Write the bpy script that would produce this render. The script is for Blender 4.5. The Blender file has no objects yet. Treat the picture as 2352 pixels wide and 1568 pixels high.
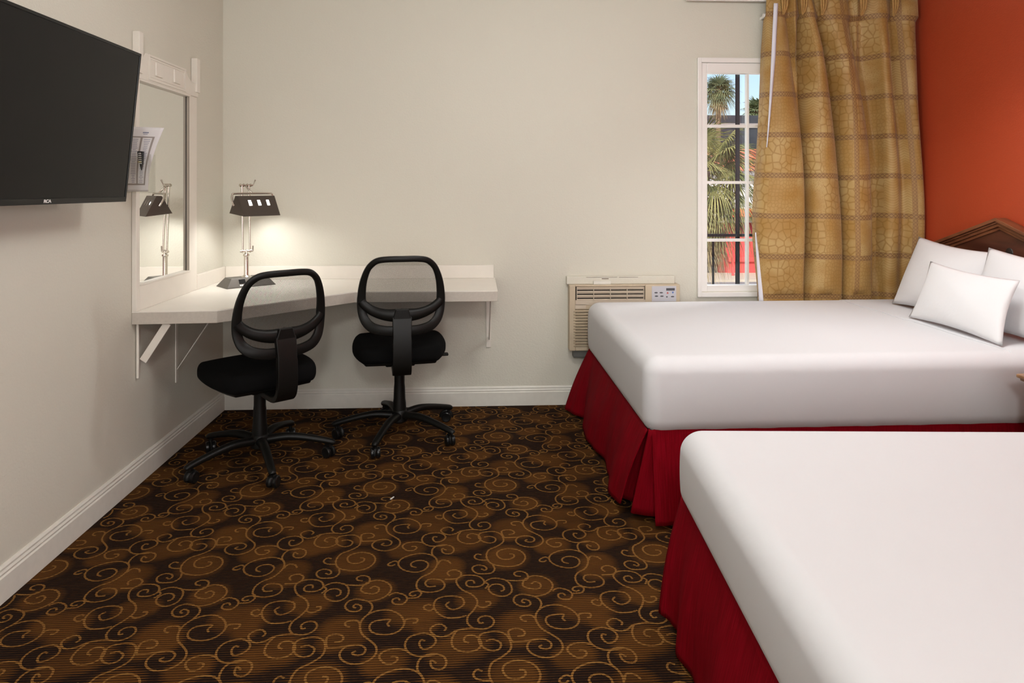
import bpy, bmesh, math, random
from mathutils import Vector, Matrix
C = bpy.context.scene
COL = C.collection
PI = math.pi
random.seed(7)

# ------------------------------------------------------------------ camera, light, exposure
F_PX, U0, V0, CAM_Z, YAW = 1568.0, 1176.0, 434.0, 1.28, math.atan(78/1568)
cam_data = bpy.data.cameras.new('camera')
cam = bpy.data.objects.new('camera', cam_data); COL.objects.link(cam)
cam_data.sensor_fit = 'HORIZONTAL'; cam_data.sensor_width = 36.0
cam_data.lens = 36.0 * F_PX / 2352
cam_data.shift_y = -(784 - V0) / 2352
cam_data.clip_start = 0.05; cam_data.clip_end = 400
cam.location = (0, 0, CAM_Z); cam.rotation_euler = (PI/2, 0, -YAW)
C.camera = cam
C.view_settings.view_transform = 'Standard'; C.view_settings.look = 'None'
C.view_settings.gamma = 1.0; C.view_settings.use_curve_mapping = False
C.view_settings.exposure = 0.0
try:
    C.cycles.max_bounces = 10; C.cycles.diffuse_bounces = 5; C.cycles.transparent_max_bounces = 24
except Exception: pass

world = bpy.data.worlds.new('world'); C.world = world; world.use_nodes = True
wn = world.node_tree; wn.nodes.clear()
w_out = wn.nodes.new('ShaderNodeOutputWorld'); w_bg = wn.nodes.new('ShaderNodeBackground')
w_sky = wn.nodes.new('ShaderNodeTexSky'); w_sky.sky_type = 'NISHITA'
w_sky.sun_disc = False; w_sky.sun_elevation = math.radians(42); w_sky.sun_rotation = math.radians(200)
w_sky.air_density = 1.0; w_sky.dust_density = 2.5; w_sky.ozone_density = 1.0
wn.links.new(w_sky.outputs[0], w_bg.inputs[0]); w_bg.inputs[1].default_value = 0.22
wn.links.new(w_bg.outputs[0], w_out.inputs[0])

def light(name, kind, loc, energy, color=(1, 1, 1), size=0.3, size_y=None, target=None, spread=None):
    d = bpy.data.lights.new(name, kind); d.energy = energy; d.color = color
    if kind == 'AREA':
        d.size = size
        if size_y: d.shape = 'RECTANGLE'; d.size_y = size_y
        if spread: d.spread = spread
    elif kind in ('POINT', 'SPOT'): d.shadow_soft_size = size
    elif kind == 'SUN': d.angle = size
    o = bpy.data.objects.new(name, d); COL.objects.link(o); o.location = loc
    if target is not None:
        o.rotation_euler = (Vector(target) - Vector(loc)).to_track_quat('-Z', 'Y').to_euler()
    return o
light('sunlight', 'SUN', (0, 0, 20), 4.2, (1.0, 0.93, 0.82), size=0.01, target=(0.55*20, 0.9*20, 20-20*0.95))
light('ceiling_lamp_light', 'POINT', (0.05, -0.85, 2.20), 90, (1.0, 1.0, 0.985), size=0.16)
light('middle_ceiling_lamp_light', 'POINT', (0.42, 2.05, 2.16), 35, (1.0, 1.0, 0.985), size=0.16)
light('far_bed_fill_light', 'AREA', (1.75, 2.85, 2.40), 10, (1.0, 1.0, 0.985), size=0.45, target=(1.75, 2.8, 0), spread=math.radians(120))  # added area lamp, no fixture there; brightens the top of the far bed
light('rear_fill_light', 'AREA', (0.55, -2.6, 1.35), 64, (0.98, 0.99, 1.0), size=3.8, size_y=1.5, target=(0.4, 3.0, 1.3))  # added soft fill from behind the camera; the rear wall has no window
light('added_daylight_boost', 'AREA', (4.5, 5.35, 1.75), 420, (0.95, 0.98, 1.0), size=1.3, size_y=1.2, target=(1.52, 4.0, 1.35))  # unseen area lamp added outside to boost the daylight coming through the window

# ------------------------------------------------------------------ picking: pixel -> point on a plane of the room
FW = Vector((math.sin(YAW), math.cos(YAW), 0)); RT = Vector((math.cos(YAW), -math.sin(YAW), 0)); EYE = Vector((0, 0, CAM_Z))
def ray(u, v): return FW + RT*((u-U0)/F_PX) + Vector((0, 0, 1))*((V0-v)/F_PX)
def on_z(u, v, z): d = ray(u, v); return EYE + d*((z-CAM_Z)/d.z)
def on_y(u, v, y): d = ray(u, v); return EYE + d*(y/d.y)
def on_x(u, v, x): d = ray(u, v); return EYE + d*(x/d.x)

XL, XR, YB, YR, ZC = -1.48, 2.66, 4.045, -2.7, 2.425

# ------------------------------------------------------------------ materials
def lin(c):
    return tuple((x/255/12.92 if x/255 <= 0.04045 else ((x/255+0.055)/1.055)**2.4) for x in c)
def new_mat(name):
    m = bpy.data.materials.new(name); m.use_nodes = True
    return m, m.node_tree, m.node_tree.nodes['Principled BSDF']
def mat(name, col, rough=0.5, metal=0.0, bump=None, noise=None, spec=None, sheen=0, coat=0, emit=None, emit_s=0):
    m, nt, b = new_mat(name)
    b.inputs['Base Color'].default_value = (*col, 1); b.inputs['Roughness'].default_value = rough
    b.inputs['Metallic'].default_value = metal
    if spec is not None: b.inputs['Specular IOR Level'].default_value = spec
    if sheen: b.inputs['Sheen Weight'].default_value = sheen
    if coat: b.inputs['Coat Weight'].default_value = coat; b.inputs['Coat Roughness'].default_value = 0.15
    if emit: b.inputs['Emission Color'].default_value = (*emit, 1); b.inputs['Emission Strength'].default_value = emit_s
    tc = nt.nodes.new('ShaderNodeTexCoord')
    if noise:      # (scale, amount)
        n = nt.nodes.new('ShaderNodeTexNoise'); n.inputs['Scale'].default_value = noise[0]; n.inputs['Detail'].default_value = 4
        nt.links.new(tc.outputs['Object'], n.inputs['Vector'])
        r = nt.nodes.new('ShaderNodeMapRange'); r.inputs['From Min'].default_value = 0.3; r.inputs['From Max'].default_value = 0.7
        r.inputs['To Min'].default_value = 1-noise[1]; r.inputs['To Max'].default_value = 1+noise[1]
        nt.links.new(n.outputs['Fac'], r.inputs['Value'])
        mx = nt.nodes.new('ShaderNodeVectorMath'); mx.operation = 'SCALE'; mx.inputs[0].default_value = col
        nt.links.new(r.outputs[0], mx.inputs['Scale']); nt.links.new(mx.outputs[0], b.inputs['Base Color'])
    if bump:       # (scale, strength, distance)
        n = nt.nodes.new('ShaderNodeTexNoise'); n.inputs['Scale'].default_value = bump[0]; n.inputs['Detail'].default_value = 5
        nt.links.new(tc.outputs['Object'], n.inputs['Vector'])
        bp = nt.nodes.new('ShaderNodeBump'); bp.inputs['Strength'].default_value = bump[1]; bp.inputs['Distance'].default_value = bump[2]
        nt.links.new(n.outputs['Fac'], bp.inputs['Height']); nt.links.new(bp.outputs[0], b.inputs['Normal'])
    return m
class G:
    """tiny node helper"""
    def __init__(s, nt): s.nt = nt
    def _in(s, sock, v):
        if hasattr(v, 'links') or isinstance(v, bpy.types.NodeSocket): s.nt.links.new(v, sock)
        else: sock.default_value = v
    def m(s, op, a, b=0.0, c=None, clamp=False):
        n = s.nt.nodes.new('ShaderNodeMath'); n.operation = op; n.use_clamp = clamp
        s._in(n.inputs[0], a); s._in(n.inputs[1], b)
        if c is not None: s._in(n.inputs[2], c)
        return n.outputs[0]
    def v(s, op, a, b=None, c=None, out=0):
        n = s.nt.nodes.new('ShaderNodeVectorMath'); n.operation = op
        s._in(n.inputs[0], a)
        if b is not None: s._in(n.inputs[1], b)
        if c is not None: s._in(n.inputs[2], c)
        return n.outputs[out]
    def mix(s, f, a, b):
        n = s.nt.nodes.new('ShaderNodeMix'); n.data_type = 'RGBA'
        s._in(n.inputs[0], f); s._in(n.inputs[6], a); s._in(n.inputs[7], b); return n.outputs[2]
    def smooth(s, x, a, b, lo=0.0, hi=1.0):
        n = s.nt.nodes.new('ShaderNodeMapRange'); n.interpolation_type = 'SMOOTHSTEP'
        s._in(n.inputs[0], x); n.inputs[1].default_value = a; n.inputs[2].default_value = b
        n.inputs[3].default_value = lo; n.inputs[4].default_value = hi; return n.outputs[0]
    def noise(s, vec, scale, detail=2):
        n = s.nt.nodes.new('ShaderNodeTexNoise'); s._in(n.inputs['Vector'], vec)
        n.inputs['Scale'].default_value = scale; n.inputs['Detail'].default_value = detail; return n.outputs['Fac']
    def sep(s, v):
        n = s.nt.nodes.new('ShaderNodeSeparateXYZ'); s._in(n.inputs[0], v); return n.outputs
    def comb(s, x, y, z=0.0):
        n = s.nt.nodes.new('ShaderNodeCombineXYZ'); s._in(n.inputs[0], x); s._in(n.inputs[1], y); s._in(n.inputs[2], z); return n.outputs[0]
    def bump(s, h, strength, dist):
        n = s.nt.nodes.new('ShaderNodeBump'); s._in(n.inputs['Height'], h)
        n.inputs['Strength'].default_value = strength; n.inputs['Distance'].default_value = dist; return n.outputs[0]

M = {}
M['wall'] = mat('wall_paint', (0.64, 0.622, 0.54), 0.55, bump=(120, 0.35, 0.004), spec=0.3)
M['ceiling'] = mat('ceiling_paint', (0.78, 0.75, 0.70), 0.8, bump=(90, 0.3, 0.004))
M['trim'] = mat('trim_paint', (0.70, 0.685, 0.62), 0.4, noise=(30, 0.03))
M['red_wall'] = mat('rust_red_wall_paint', (0.45, 0.062, 0.022), 0.36, bump=(140, 0.35, 0.003), spec=0.5)
M['board'] = mat('white_painted_board', (0.74, 0.70, 0.63), 0.4, noise=(14, 0.02))
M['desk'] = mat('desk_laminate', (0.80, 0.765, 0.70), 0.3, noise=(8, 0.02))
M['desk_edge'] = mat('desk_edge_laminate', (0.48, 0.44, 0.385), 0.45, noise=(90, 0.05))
M['black_plastic'] = mat('black_plastic', (0.0045, 0.0043, 0.0036), 0.42, spec=0.22, bump=(400, 0.1, 0.001))
M['black_gloss'] = mat('black_gloss_plastic', (0.006, 0.006, 0.006), 0.3, spec=0.35)
M['black_fabric'] = mat('black_seat_fabric', (0.0035, 0.0035, 0.0035), 0.95, spec=0.1, bump=(600, 0.3, 0.001))
M['tv_screen'] = mat('tv_screen', (0.004, 0.004, 0.0045), 0.12, spec=0.18)
M['tv_bezel'] = mat('tv_bezel', (0.005, 0.0048, 0.0045), 0.35, spec=0.3)
M['white_print'] = mat('white_print', (0.8, 0.8, 0.78), 0.6)
M['steel'] = mat('brushed_steel', (0.62, 0.58, 0.52), 0.24, 1.0)
M['pewter'] = mat('pewter_lamp_metal', (0.13, 0.12, 0.105), 0.5, 0.35)
M['shade'] = mat('lamp_shade_metal', (0.095, 0.078, 0.066), 0.42, 0.5)
M['mirror'] = mat('mirror_glass', (0.88, 0.88, 0.86), 0.01, 1.0)
M['sheet'] = mat('white_sheet', (0.615, 0.618, 0.64), 0.75, bump=(9, 0.12, 0.01), sheen=0.1)
M['pillow'] = mat('white_pillowcase', (0.70, 0.695, 0.71), 0.8, bump=(14, 0.25, 0.01), sheen=0.1)
M['box_spring'] = mat('box_spring_fabric', (0.05, 0.04, 0.04), 0.9)
M['beige'] = mat('air_conditioner_plastic', (0.52, 0.43, 0.31), 0.45, noise=(20, 0.04))
M['beige_light'] = mat('air_conditioner_vane_plastic', (0.56, 0.48, 0.38), 0.45)
M['dark_gap'] = mat('dark_recess', (0.012, 0.010, 0.009), 0.9)
M['sleeve'] = mat('grey_metal_sleeve', (0.11, 0.11, 0.10), 0.6)
M['panel_grey'] = mat('control_panel_grey', (0.50, 0.50, 0.54), 0.35)
M['panel_dark'] = mat('control_button_dark', (0.06, 0.06, 0.07), 0.4)
M['red_mark'] = mat('red_mark', (0.5, 0.05, 0.04), 0.5)
M['blue_mark'] = mat('blue_mark', (0.04, 0.12, 0.4), 0.5)
M['channel'] = mat('dull_grey_channel', (0.33, 0.29, 0.24), 0.6)
M['vinyl'] = mat('white_window_vinyl', (0.82, 0.80, 0.77), 0.3)
M['lining'] = mat('white_curtain_lining', (0.72, 0.72, 0.80), 0.9)
M['caulk'] = mat('dark_crack', (0.10, 0.07, 0.05), 0.9)

# wood for headboard
def wood(name, c1, c2, rough=0.3, axis=1):
    m, nt, b = new_mat(name); g = G(nt)
    tc = nt.nodes.new('ShaderNodeTexCoord')
    sc = [14, 14, 14]; sc[axis] = 1.6
    v = g.v('MULTIPLY', tc.outputs['Object'], tuple(sc))
    n = g.noise(v, 1.5, 6)
    f = g.smooth(n, 0.35, 0.65)
    nt.links.new(g.mix(f, (*c1, 1), (*c2, 1)), b.inputs['Base Color'])
    b.inputs['Roughness'].default_value = rough; b.inputs['Coat Weight'].default_value = 0.3; b.inputs['Coat Roughness'].default_value = 0.2
    return m
M['cherry'] = wood('cherry_wood', (0.13, 0.040, 0.018), (0.23, 0.082, 0.036))
M['cherry_dark'] = wood('cherry_wood_panel', (0.055, 0.014, 0.008), (0.10, 0.028, 0.015), 0.35)
M['oak'] = wood('golden_wood', (0.20, 0.09, 0.03), (0.34, 0.17, 0.06), 0.3, 0)

# red bed skirt cloth with fine vertical weave
def skirt_mat():
    m, nt, b = new_mat('red_skirt_cloth'); g = G(nt)
    uv = nt.nodes.new('ShaderNodeUVMap'); p = g.v('MULTIPLY', uv.outputs[0], (260.0, 8.0, 1.0))
    n = g.noise(p, 1.0, 3)
    col = g.mix(g.smooth(n, 0.3, 0.7), (0.15, 0.0010, 0.0045, 1), (0.22, 0.002, 0.009, 1))
    nt.links.new(col, b.inputs['Base Color']); b.inputs['Roughness'].default_value = 0.8
    b.inputs['Specular IOR Level'].default_value = 0.05
    nt.links.new(g.bump(n, 0.25, 0.002), b.inputs['Normal'])
    return m
M['skirt'] = skirt_mat()

# chair mesh fabric: woven net with real see-through holes
def net_mat():
    m, nt, b = new_mat('black_mesh_fabric'); g = G(nt)
    uv = nt.nodes.new('ShaderNodeUVMap'); s = g.sep(uv.outputs[0])
    k = 2*PI/0.0052
    a = g.m('SINE', g.m('MULTIPLY', g.m('ADD', s[0], s[1]), k*0.72)); c = g.m('SINE', g.m('MULTIPLY', g.m('SUBTRACT', s[0], s[1]), k*0.72))
    hole = g.m('ADD', g.m('MULTIPLY', a, a), g.m('MULTIPLY', c, c))
    f = g.smooth(hole, 0.86, 1.10)
    b.inputs['Base Color'].default_value = (0.012, 0.012, 0.011, 1); b.inputs['Roughness'].default_value = 0.6
    tr = nt.nodes.new('ShaderNodeBsdfTransparent'); mx = nt.nodes.new('ShaderNodeMixShader')
    nt.links.new(f, mx.inputs[0]); nt.links.new(b.outputs[0], mx.inputs[1]); nt.links.new(tr.outputs[0], mx.inputs[2])
    nt.links.new(mx.outputs[0], nt.nodes['Material Output'].inputs[0])
    return m
M['net'] = net_mat()

def clear_mat(name, tint=(1, 1, 1), gloss=0.08, rough=0.02):
    m, nt, b = new_mat(name); g = G(nt)
    tr = nt.nodes.new('ShaderNodeBsdfTransparent'); tr.inputs[0].default_value = (*tint, 1)
    gl = nt.nodes.new('ShaderNodeBsdfGlossy'); gl.inputs['Roughness'].default_value = rough
    lw = nt.nodes.new('ShaderNodeLayerWeight'); lw.inputs[0].default_value = 0.25
    f = g.m('MULTIPLY_ADD', lw.outputs['Fresnel'], 0.35, gloss*0.4, clamp=True)
    mx = nt.nodes.new('ShaderNodeMixShader')
    nt.links.new(f, mx.inputs[0]); nt.links.new(tr.outputs[0], mx.inputs[1]); nt.links.new(gl.outputs[0], mx.inputs[2])
    nt.links.new(mx.outputs[0], nt.nodes['Material Output'].inputs[0]); return m
M['glass'] = clear_mat('window_glass')
M['acrylic'] = clear_mat('clear_acrylic', (0.97, 0.97, 0.96), 0.03, 0.05)

# curtain print: cobbled patches, chain bands, thin vertical chain strips
def curtain_mat():
    m, nt, b = new_mat('gold_printed_curtain_cloth'); g = G(nt)
    uv = nt.nodes.new('ShaderNodeUVMap'); s = g.sep(uv.outputs[0]); U, V = s[0], s[1]
    PB, PU = 0.2365, 0.165
    rowi = g.m('FLOOR', g.m('DIVIDE', g.m('SUBTRACT', V, 0.015), PB)); coli = g.m('FLOOR', g.m('DIVIDE', U, PU))
    band = g.m('MULTIPLY', g.m('FRACT', g.m('DIVIDE', V, PB)), PB)
    colf = g.m('MULTIPLY', g.m('FRACT', g.m('DIVIDE', U, PU)), PU)
    wn_ = nt.nodes.new('ShaderNodeTexWhiteNoise'); wn_.noise_dimensions = '2D'
    nt.links.new(g.comb(coli, rowi), wn_.inputs['Vector']); rnd = wn_.outputs['Value']
    def cells(scale, lo, hi):
        vo = nt.nodes.new('ShaderNodeTexVoronoi'); vo.voronoi_dimensions = '2D'; vo.feature = 'DISTANCE_TO_EDGE'
        vo.inputs['Randomness'].default_value = 0.75; vo.inputs['Scale'].default_value = scale
        nt.links.new(g.v('MULTIPLY', uv.outputs[0], (1.0, 0.85, 1.0)), vo.inputs['Vector'])
        return g.smooth(vo.outputs['Distance'], lo, hi, 1.0, 0.0)
    big = cells(27, 0.04, 0.13); small = cells(54, 0.04, 0.2)
    dots = g.smooth(g.noise(g.v('MULTIPLY', uv.outputs[0], (1.0, 1.0, 1.0)), 170, 1), 0.56, 0.64)
    zig = g.smooth(g.m('SINE', g.m('ADD', g.m('MULTIPLY', V, 420.0), g.m('MULTIPLY', g.m('ABSOLUTE', g.m('SINE', g.m('MULTIPLY', U, 45.0))), 7.0))), 0.2, 0.8)
    is_big = g.m('LESS_THAN', rnd, 0.42); is_small = g.m('MULTIPLY', g.m('GREATER_THAN', rnd, 0.42), g.m('LESS_THAN', rnd, 0.74))
    is_dot = g.m('MULTIPLY', g.m('GREATER_THAN', rnd, 0.74), g.m('LESS_THAN', rnd, 0.90)); is_zig = g.m('GREATER_THAN', rnd, 0.90)
    line = g.m('ADD', g.m('ADD', g.m('MULTIPLY', big, is_big), g.m('MULTIPLY', small, g.m('MULTIPLY', is_small, 0.65))),
               g.m('ADD', g.m('MULTIPLY', dots, g.m('MULTIPLY', is_dot, 0.9)), g.m('MULTIPLY', zig, g.m('MULTIPLY', is_zig, 0.6))))
    cloud = g.noise(uv.outputs[0], 7, 3)
    ground = g.mix(g.smooth(cloud, 0.35, 0.65), (0.45, 0.255, 0.068, 1), (0.55, 0.37, 0.145, 1))
    ground = g.mix(g.m('MULTIPLY', is_small, 0.35), ground, (0.45, 0.24, 0.052, 1))
    col = g.mix(g.m('MULTIPLY', line, 0.62), ground, (0.33, 0.17, 0.028, 1))
    def chain(across, along, width):
        q = g.m('DIVIDE', g.m('SUBTRACT', across, width/2), width/2)        # -1..1 in the band
        inside = g.m('LESS_THAN', g.m('ABSOLUTE', q), 1.0)
        w = g.m('SINE', g.m('MULTIPLY', along, 2*PI/0.042))
        l1 = g.smooth(g.m('ABSOLUTE', g.m('SUBTRACT', q, g.m('MULTIPLY', w, 0.62))), 0.08, 0.26, 1.0, 0.0)
        l2 = g.smooth(g.m('ABSOLUTE', g.m('ADD', q, g.m('MULTIPLY', w, 0.62))), 0.08, 0.26, 1.0, 0.0)
        ed = g.smooth(g.m('ABSOLUTE', g.m('SUBTRACT', g.m('ABSOLUTE', q), 0.90)), 0.04, 0.10, 1.0, 0.0)
        return inside, g.m('MULTIPLY', inside, g.m('MAXIMUM', g.m('MAXIMUM', l1, l2), ed))
    i1, c1 = chain(band, U, 0.030)
    i2, c2 = chain(colf, V, 0.026)
    every2 = g.m('LESS_THAN', g.m('FRACT', g.m('MULTIPLY_ADD', coli, 1/3, 0.01)), 0.25)
    i2 = g.m('MULTIPLY', i2, every2); c2 = g.m('MULTIPLY', c2, every2)
    col = g.mix(i2, col, (0.42, 0.24, 0.08, 1)); col = g.mix(g.m('MULTIPLY', c2, 0.7), col, (0.24, 0.11, 0.04, 1))
    col = g.mix(i1, col, (0.42, 0.25, 0.088, 1)); col = g.mix(g.m('MULTIPLY', c1, 0.8), col, (0.19, 0.083, 0.032, 1))
    nt.links.new(col, b.inputs['Base Color']); b.inputs['Roughness'].default_value = 0.55; b.inputs['Sheen Weight'].default_value = 0.15
    nt.links.new(g.bump(line, 0.12, 0.002), b.inputs['Normal'])
    tl = nt.nodes.new('ShaderNodeBsdfTranslucent'); nt.links.new(col, tl.inputs[0])
    mx = nt.nodes.new('ShaderNodeMixShader'); mx.inputs[0].default_value = 0.22
    nt.links.new(b.outputs[0], mx.inputs[1]); nt.links.new(tl.outputs[0], mx.inputs[2])
    nt.links.new(mx.outputs[0], nt.nodes['Material Output'].inputs[0])
    return m
M['curtain'] = curtain_mat()

# ------------------------------------------------------------------ mesh collection helper
def crom(pts, n=8, closed=False):
    P = [Vector(p) for p in pts]; out = []; L = len(P)
    segs = L if closed else L-1
    for i in range(segs):
        if closed: p0, p1, p2, p3 = P[(i-1) % L], P[i], P[(i+1) % L], P[(i+2) % L]
        else: p0, p1, p2, p3 = P[max(i-1, 0)], P[i], P[i+1], P[min(i+2, L-1)]
        for k in range(n):
            t = k/n
            out.append(0.5*((2*p1)+(p2-p0)*t+(2*p0-5*p1+4*p2-p3)*t*t+(3*p1-p0-3*p2+p3)*t**3))
    if not closed: out.append(P[-1])
    return out
class MB:
    def __init__(s): s.v = []; s.f = []; s.m = []; s.uv = None; s.mats = []
    def add(s, verts, faces, mi=0):
        o = len(s.v); s.v += [Vector(p) for p in verts]
        s.f += [tuple(i+o for i in f) for f in faces]; s.m += [mi]*len(faces); return s
    def box(s, a, b, mi=0, rot=None, piv=None):
        x0, y0, z0 = (min(a[i], b[i]) for i in range(3)); x1, y1, z1 = (max(a[i], b[i]) for i in range(3))
        vs = [Vector(p) for p in ((x0,y0,z0),(x1,y0,z0),(x1,y1,z0),(x0,y1,z0),(x0,y0,z1),(x1,y0,z1),(x1,y1,z1),(x0,y1,z1))]
        if rot:
            c = Vector(piv) if piv else (vs[0]+vs[6])/2
            vs = [rot @ (p-c) + c for p in vs]
        return s.add(vs, [(0,3,2,1),(4,5,6,7),(0,1,5,4),(1,2,6,5),(2,3,7,6),(3,0,4,7)], mi)
    def prism(s, poly, ax, lo, hi, mi=0):
        """poly: 2D points in the two other axes (in xyz order); extruded along ax from lo to hi"""
        def P(q, t):
            c = [0, 0, 0]; o = [i for i in range(3) if i != ax]; c[ax] = t; c[o[0]] = q[0]; c[o[1]] = q[1]; return c
        n = len(poly); vs = [P(q, lo) for q in poly]+[P(q, hi) for q in poly]
        fs = [(i, (i+1) % n, n+(i+1) % n, n+i) for i in range(n)]+[tuple(range(n))[::-1], tuple(range(n, 2*n))]
        return s.add(vs, fs, mi)
    def tube(s, pts, r, n=10, closed=False, mi=0, cap=True, flat=None, up=None):
        """r: number or list. flat=(a,b): elliptical section half sizes along side and normal"""
        P = [Vector(p) for p in pts]; L = len(P); rings = []; ref = Vector(up) if up else None
        prev = None
        for i in range(L):
            if closed: t = P[(i+1) % L]-P[(i-1) % L]
            else: t = P[min(i+1, L-1)]-P[max(i-1, 0)]
            t.normalize()
            if ref is not None: nrm = ref-t*ref.dot(t)
            elif prev is None: nrm = t.orthogonal()
            else: nrm = prev-t*prev.dot(t)
            if nrm.length < 1e-6: nrm = t.orthogonal()
            nrm.normalize(); prev = nrm; bi = t.cross(nrm)
            ra = r[i] if isinstance(r, (list, tuple)) else r
            fa, fb = flat if flat else (1, 1)
            rings.append([P[i]+(nrm*math.cos(2*PI*k/n)*fb+bi*math.sin(2*PI*k/n)*fa)*ra for k in range(n)])
        vs = [p for rg in rings for p in rg]; fs = []
        R = L if closed else L-1
        for i in range(R):
            j = (i+1) % L
            for k in range(n): fs.append((i*n+k, i*n+(k+1) % n, j*n+(k+1) % n, j*n+k))
        if cap and not closed: fs += [tuple(range(n))[::-1], tuple((L-1)*n+k for k in range(n))]
        return s.add(vs, fs, mi)
    def lathe(s, prof, c, axis=(0, 0, 1), n=20, mi=0):
        """prof: (r, h) pairs along axis from c"""
        ax = Vector(axis).normalized(); a = ax.orthogonal().normalized(); b = ax.cross(a); c = Vector(c)
        vs = [c+ax*h+(a*math.cos(2*PI*k/n)+b*math.sin(2*PI*k/n))*max(r, 1e-4) for r, h in prof for k in range(n)]
        L = len(prof); fs = [(i*n+k, i*n+(k+1) % n, (i+1)*n+(k+1) % n, (i+1)*n+k) for i in range(L-1) for k in range(n)]
        fs += [tuple(range(n))[::-1], tuple((L-1)*n+k for k in range(n))]
        return s.add(vs, fs, mi)
    def cyl(s, a, b, r, n=16, mi=0, r2=None):
        a, b = Vector(a), Vector(b); d = b-a
        return s.lathe([(r, 0), (r if r2 is None else r2, d.length)], a, d, n, mi)
    def rbox(s, c, size, r, n=10, fn=None, mi=0):
        """rounded box built from a cube grid; fn(p) displaces"""
        hx, hy, hz = (q/2 for q in size); c = Vector(c); idx = {}; vs = []; fs = []
        def axis_samples(h):
            inner = h-r
            A_ = 10 if r > 0.05 else 4; arc = [h-r+r*math.tan(PI/4*k/A_) for k in range(1, A_+1)]
            m = max(2, n)
            mid = [-inner+2*inner*k/m for k in range(m+1)]
            return sorted(set(round(q, 6) for q in ([-q for q in arc]+mid+arc)))
        S = [axis_samples(h) for h in (hx, hy, hz)]; H = (hx, hy, hz)
        def vid(p):
            k = tuple(round(q, 5) for q in p)
            if k not in idx:
                q = Vector(p); cl = Vector(tuple(max(-(H[i]-r), min(H[i]-r, q[i])) for i in range(3)))
                d = q-cl
                if d.length > 1e-9: q = cl+d.normalized()*r
                if fn: q = fn(q)
                idx[k] = len(vs); vs.append(q+c)
            return idx[k]
        for ax in range(3):
            o = [i for i in range(3) if i != ax]
            for sg in (-1, 1):
                A, B = S[o[0]], S[o[1]]
                for i in range(len(A)-1):
                    for j in range(len(B)-1):
                        q = []
                        for (a, b) in ((A[i], B[j]), (A[i+1], B[j]), (A[i+1], B[j+1]), (A[i], B[j+1])):
                            p = [0, 0, 0]; p[ax] = sg*H[ax]; p[o[0]] = a; p[o[1]] = b; q.append(vid(p))
                        if (sg > 0) == (ax == 1): q.reverse()
                        if len(set(q)) == 4: fs.append(tuple(q))
        return s.add(vs, fs, mi)
    def grid(s, rows, uvs=None, mi=0, closed=False):
        h, w = len(rows), len(rows[0]); vs = [p for r_ in rows for p in r_]
        fs = [(i*w+j, i*w+j+1, (i+1)*w+j+1, (i+1)*w+j) for i in range(h-1) for j in range(w-1)]
        if uvs is not None: s.uv = [q for r_ in uvs for q in r_]
        return s.add(vs, fs, mi)
    def xf(s, mtx): s.v = [mtx @ p for p in s.v]; return s
    def build(s, name, mats, parent=None, smooth=True, bevel=None, solid=None, local=False, sub=0, recalc=True):
        me = bpy.data.meshes.new(name)
        vs = s.v
        if parent is not None and not local:
            inv = parent_world(parent).inverted(); vs = [inv @ p for p in vs]
            org = Vector((0, 0, 0))
        me.from_pydata([tuple(p) for p in vs], [], s.f)
        if not isinstance(mats, (list, tuple)): mats = [mats]
        for q in mats: me.materials.append(q)
        me.polygons.foreach_set('material_index', s.m)
        if s.uv is not None:
            ul = me.uv_layers.new(name='UVMap')
            for lp in me.loops: ul.data[lp.index].uv = s.uv[lp.vertex_index]
        if recalc:
            bm = bmesh.new(); bm.from_mesh(me); bmesh.ops.recalc_face_normals(bm, faces=bm.faces); bm.to_mesh(me); bm.free()
        o = bpy.data.objects.new(name, me); COL.objects.link(o)
        if parent is not None: o.parent = parent
        if smooth:
            me.polygons.foreach_set('use_smooth', [True]*len(me.polygons))
            es = me.attributes.get('sharp_edge')
            bm = bmesh.new(); bm.from_mesh(me)
            for e in bm.edges:
                e.smooth = not (len(e.link_faces) == 2 and e.calc_face_angle(0) > math.radians(38))
            bm.to_mesh(me); bm.free()
        if solid:
            md = o.modifiers.new('thickness', 'SOLIDIFY'); md.thickness = solid; md.offset = 0
        if bevel:
            md = o.modifiers.new('bevel', 'BEVEL'); md.width = bevel; md.segments = 2; md.limit_method = 'ANGLE'; md.angle_limit = math.radians(40)
        if sub:
            md = o.modifiers.new('subdiv', 'SUBSURF'); md.levels = sub; md.render_levels = sub
        return o
def parent_world(o):
    m = Matrix.LocRotScale(o.location, o.rotation_euler, None)
    return (parent_world(o.parent) @ m) if o.parent else m
def thing(name, label, cat, loc=(0, 0, 0), rz=0.0, group=None):
    o = bpy.data.objects.new(name, None); COL.objects.link(o); o.empty_display_size = 0.1
    o.location = loc; o.rotation_euler = (0, 0, rz); o['label'] = label; o['category'] = cat
    if group: o['group'] = group
    return o
def tag(o, label, cat, group=None, kind=None):
    o['label'] = label; o['category'] = cat
    if group: o['group'] = group
    if kind: o['kind'] = kind
    return o
def struct(o, label=None):
    o['kind'] = 'structure'
    if label: o['label'] = label; o['category'] = label.split('|')[0]
    return o
def setting(name, mb, m, label, cat, **k):
    o = mb.build(name, m, None, **k); o['kind'] = 'structure'; o['label'] = label; o['category'] = cat; return o
def dup(root, loc, rz, label, group=None):
    r = root.copy(); COL.objects.link(r); r.location = loc; r.rotation_euler = (0, 0, rz); r['label'] = label
    if group: r['group'] = group
    for ch in list(root.children):
        c = ch.copy(); COL.objects.link(c); c.parent = r
        for gch in ch.children:
            d = gch.copy(); COL.objects.link(d); d.parent = c
    return r

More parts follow.
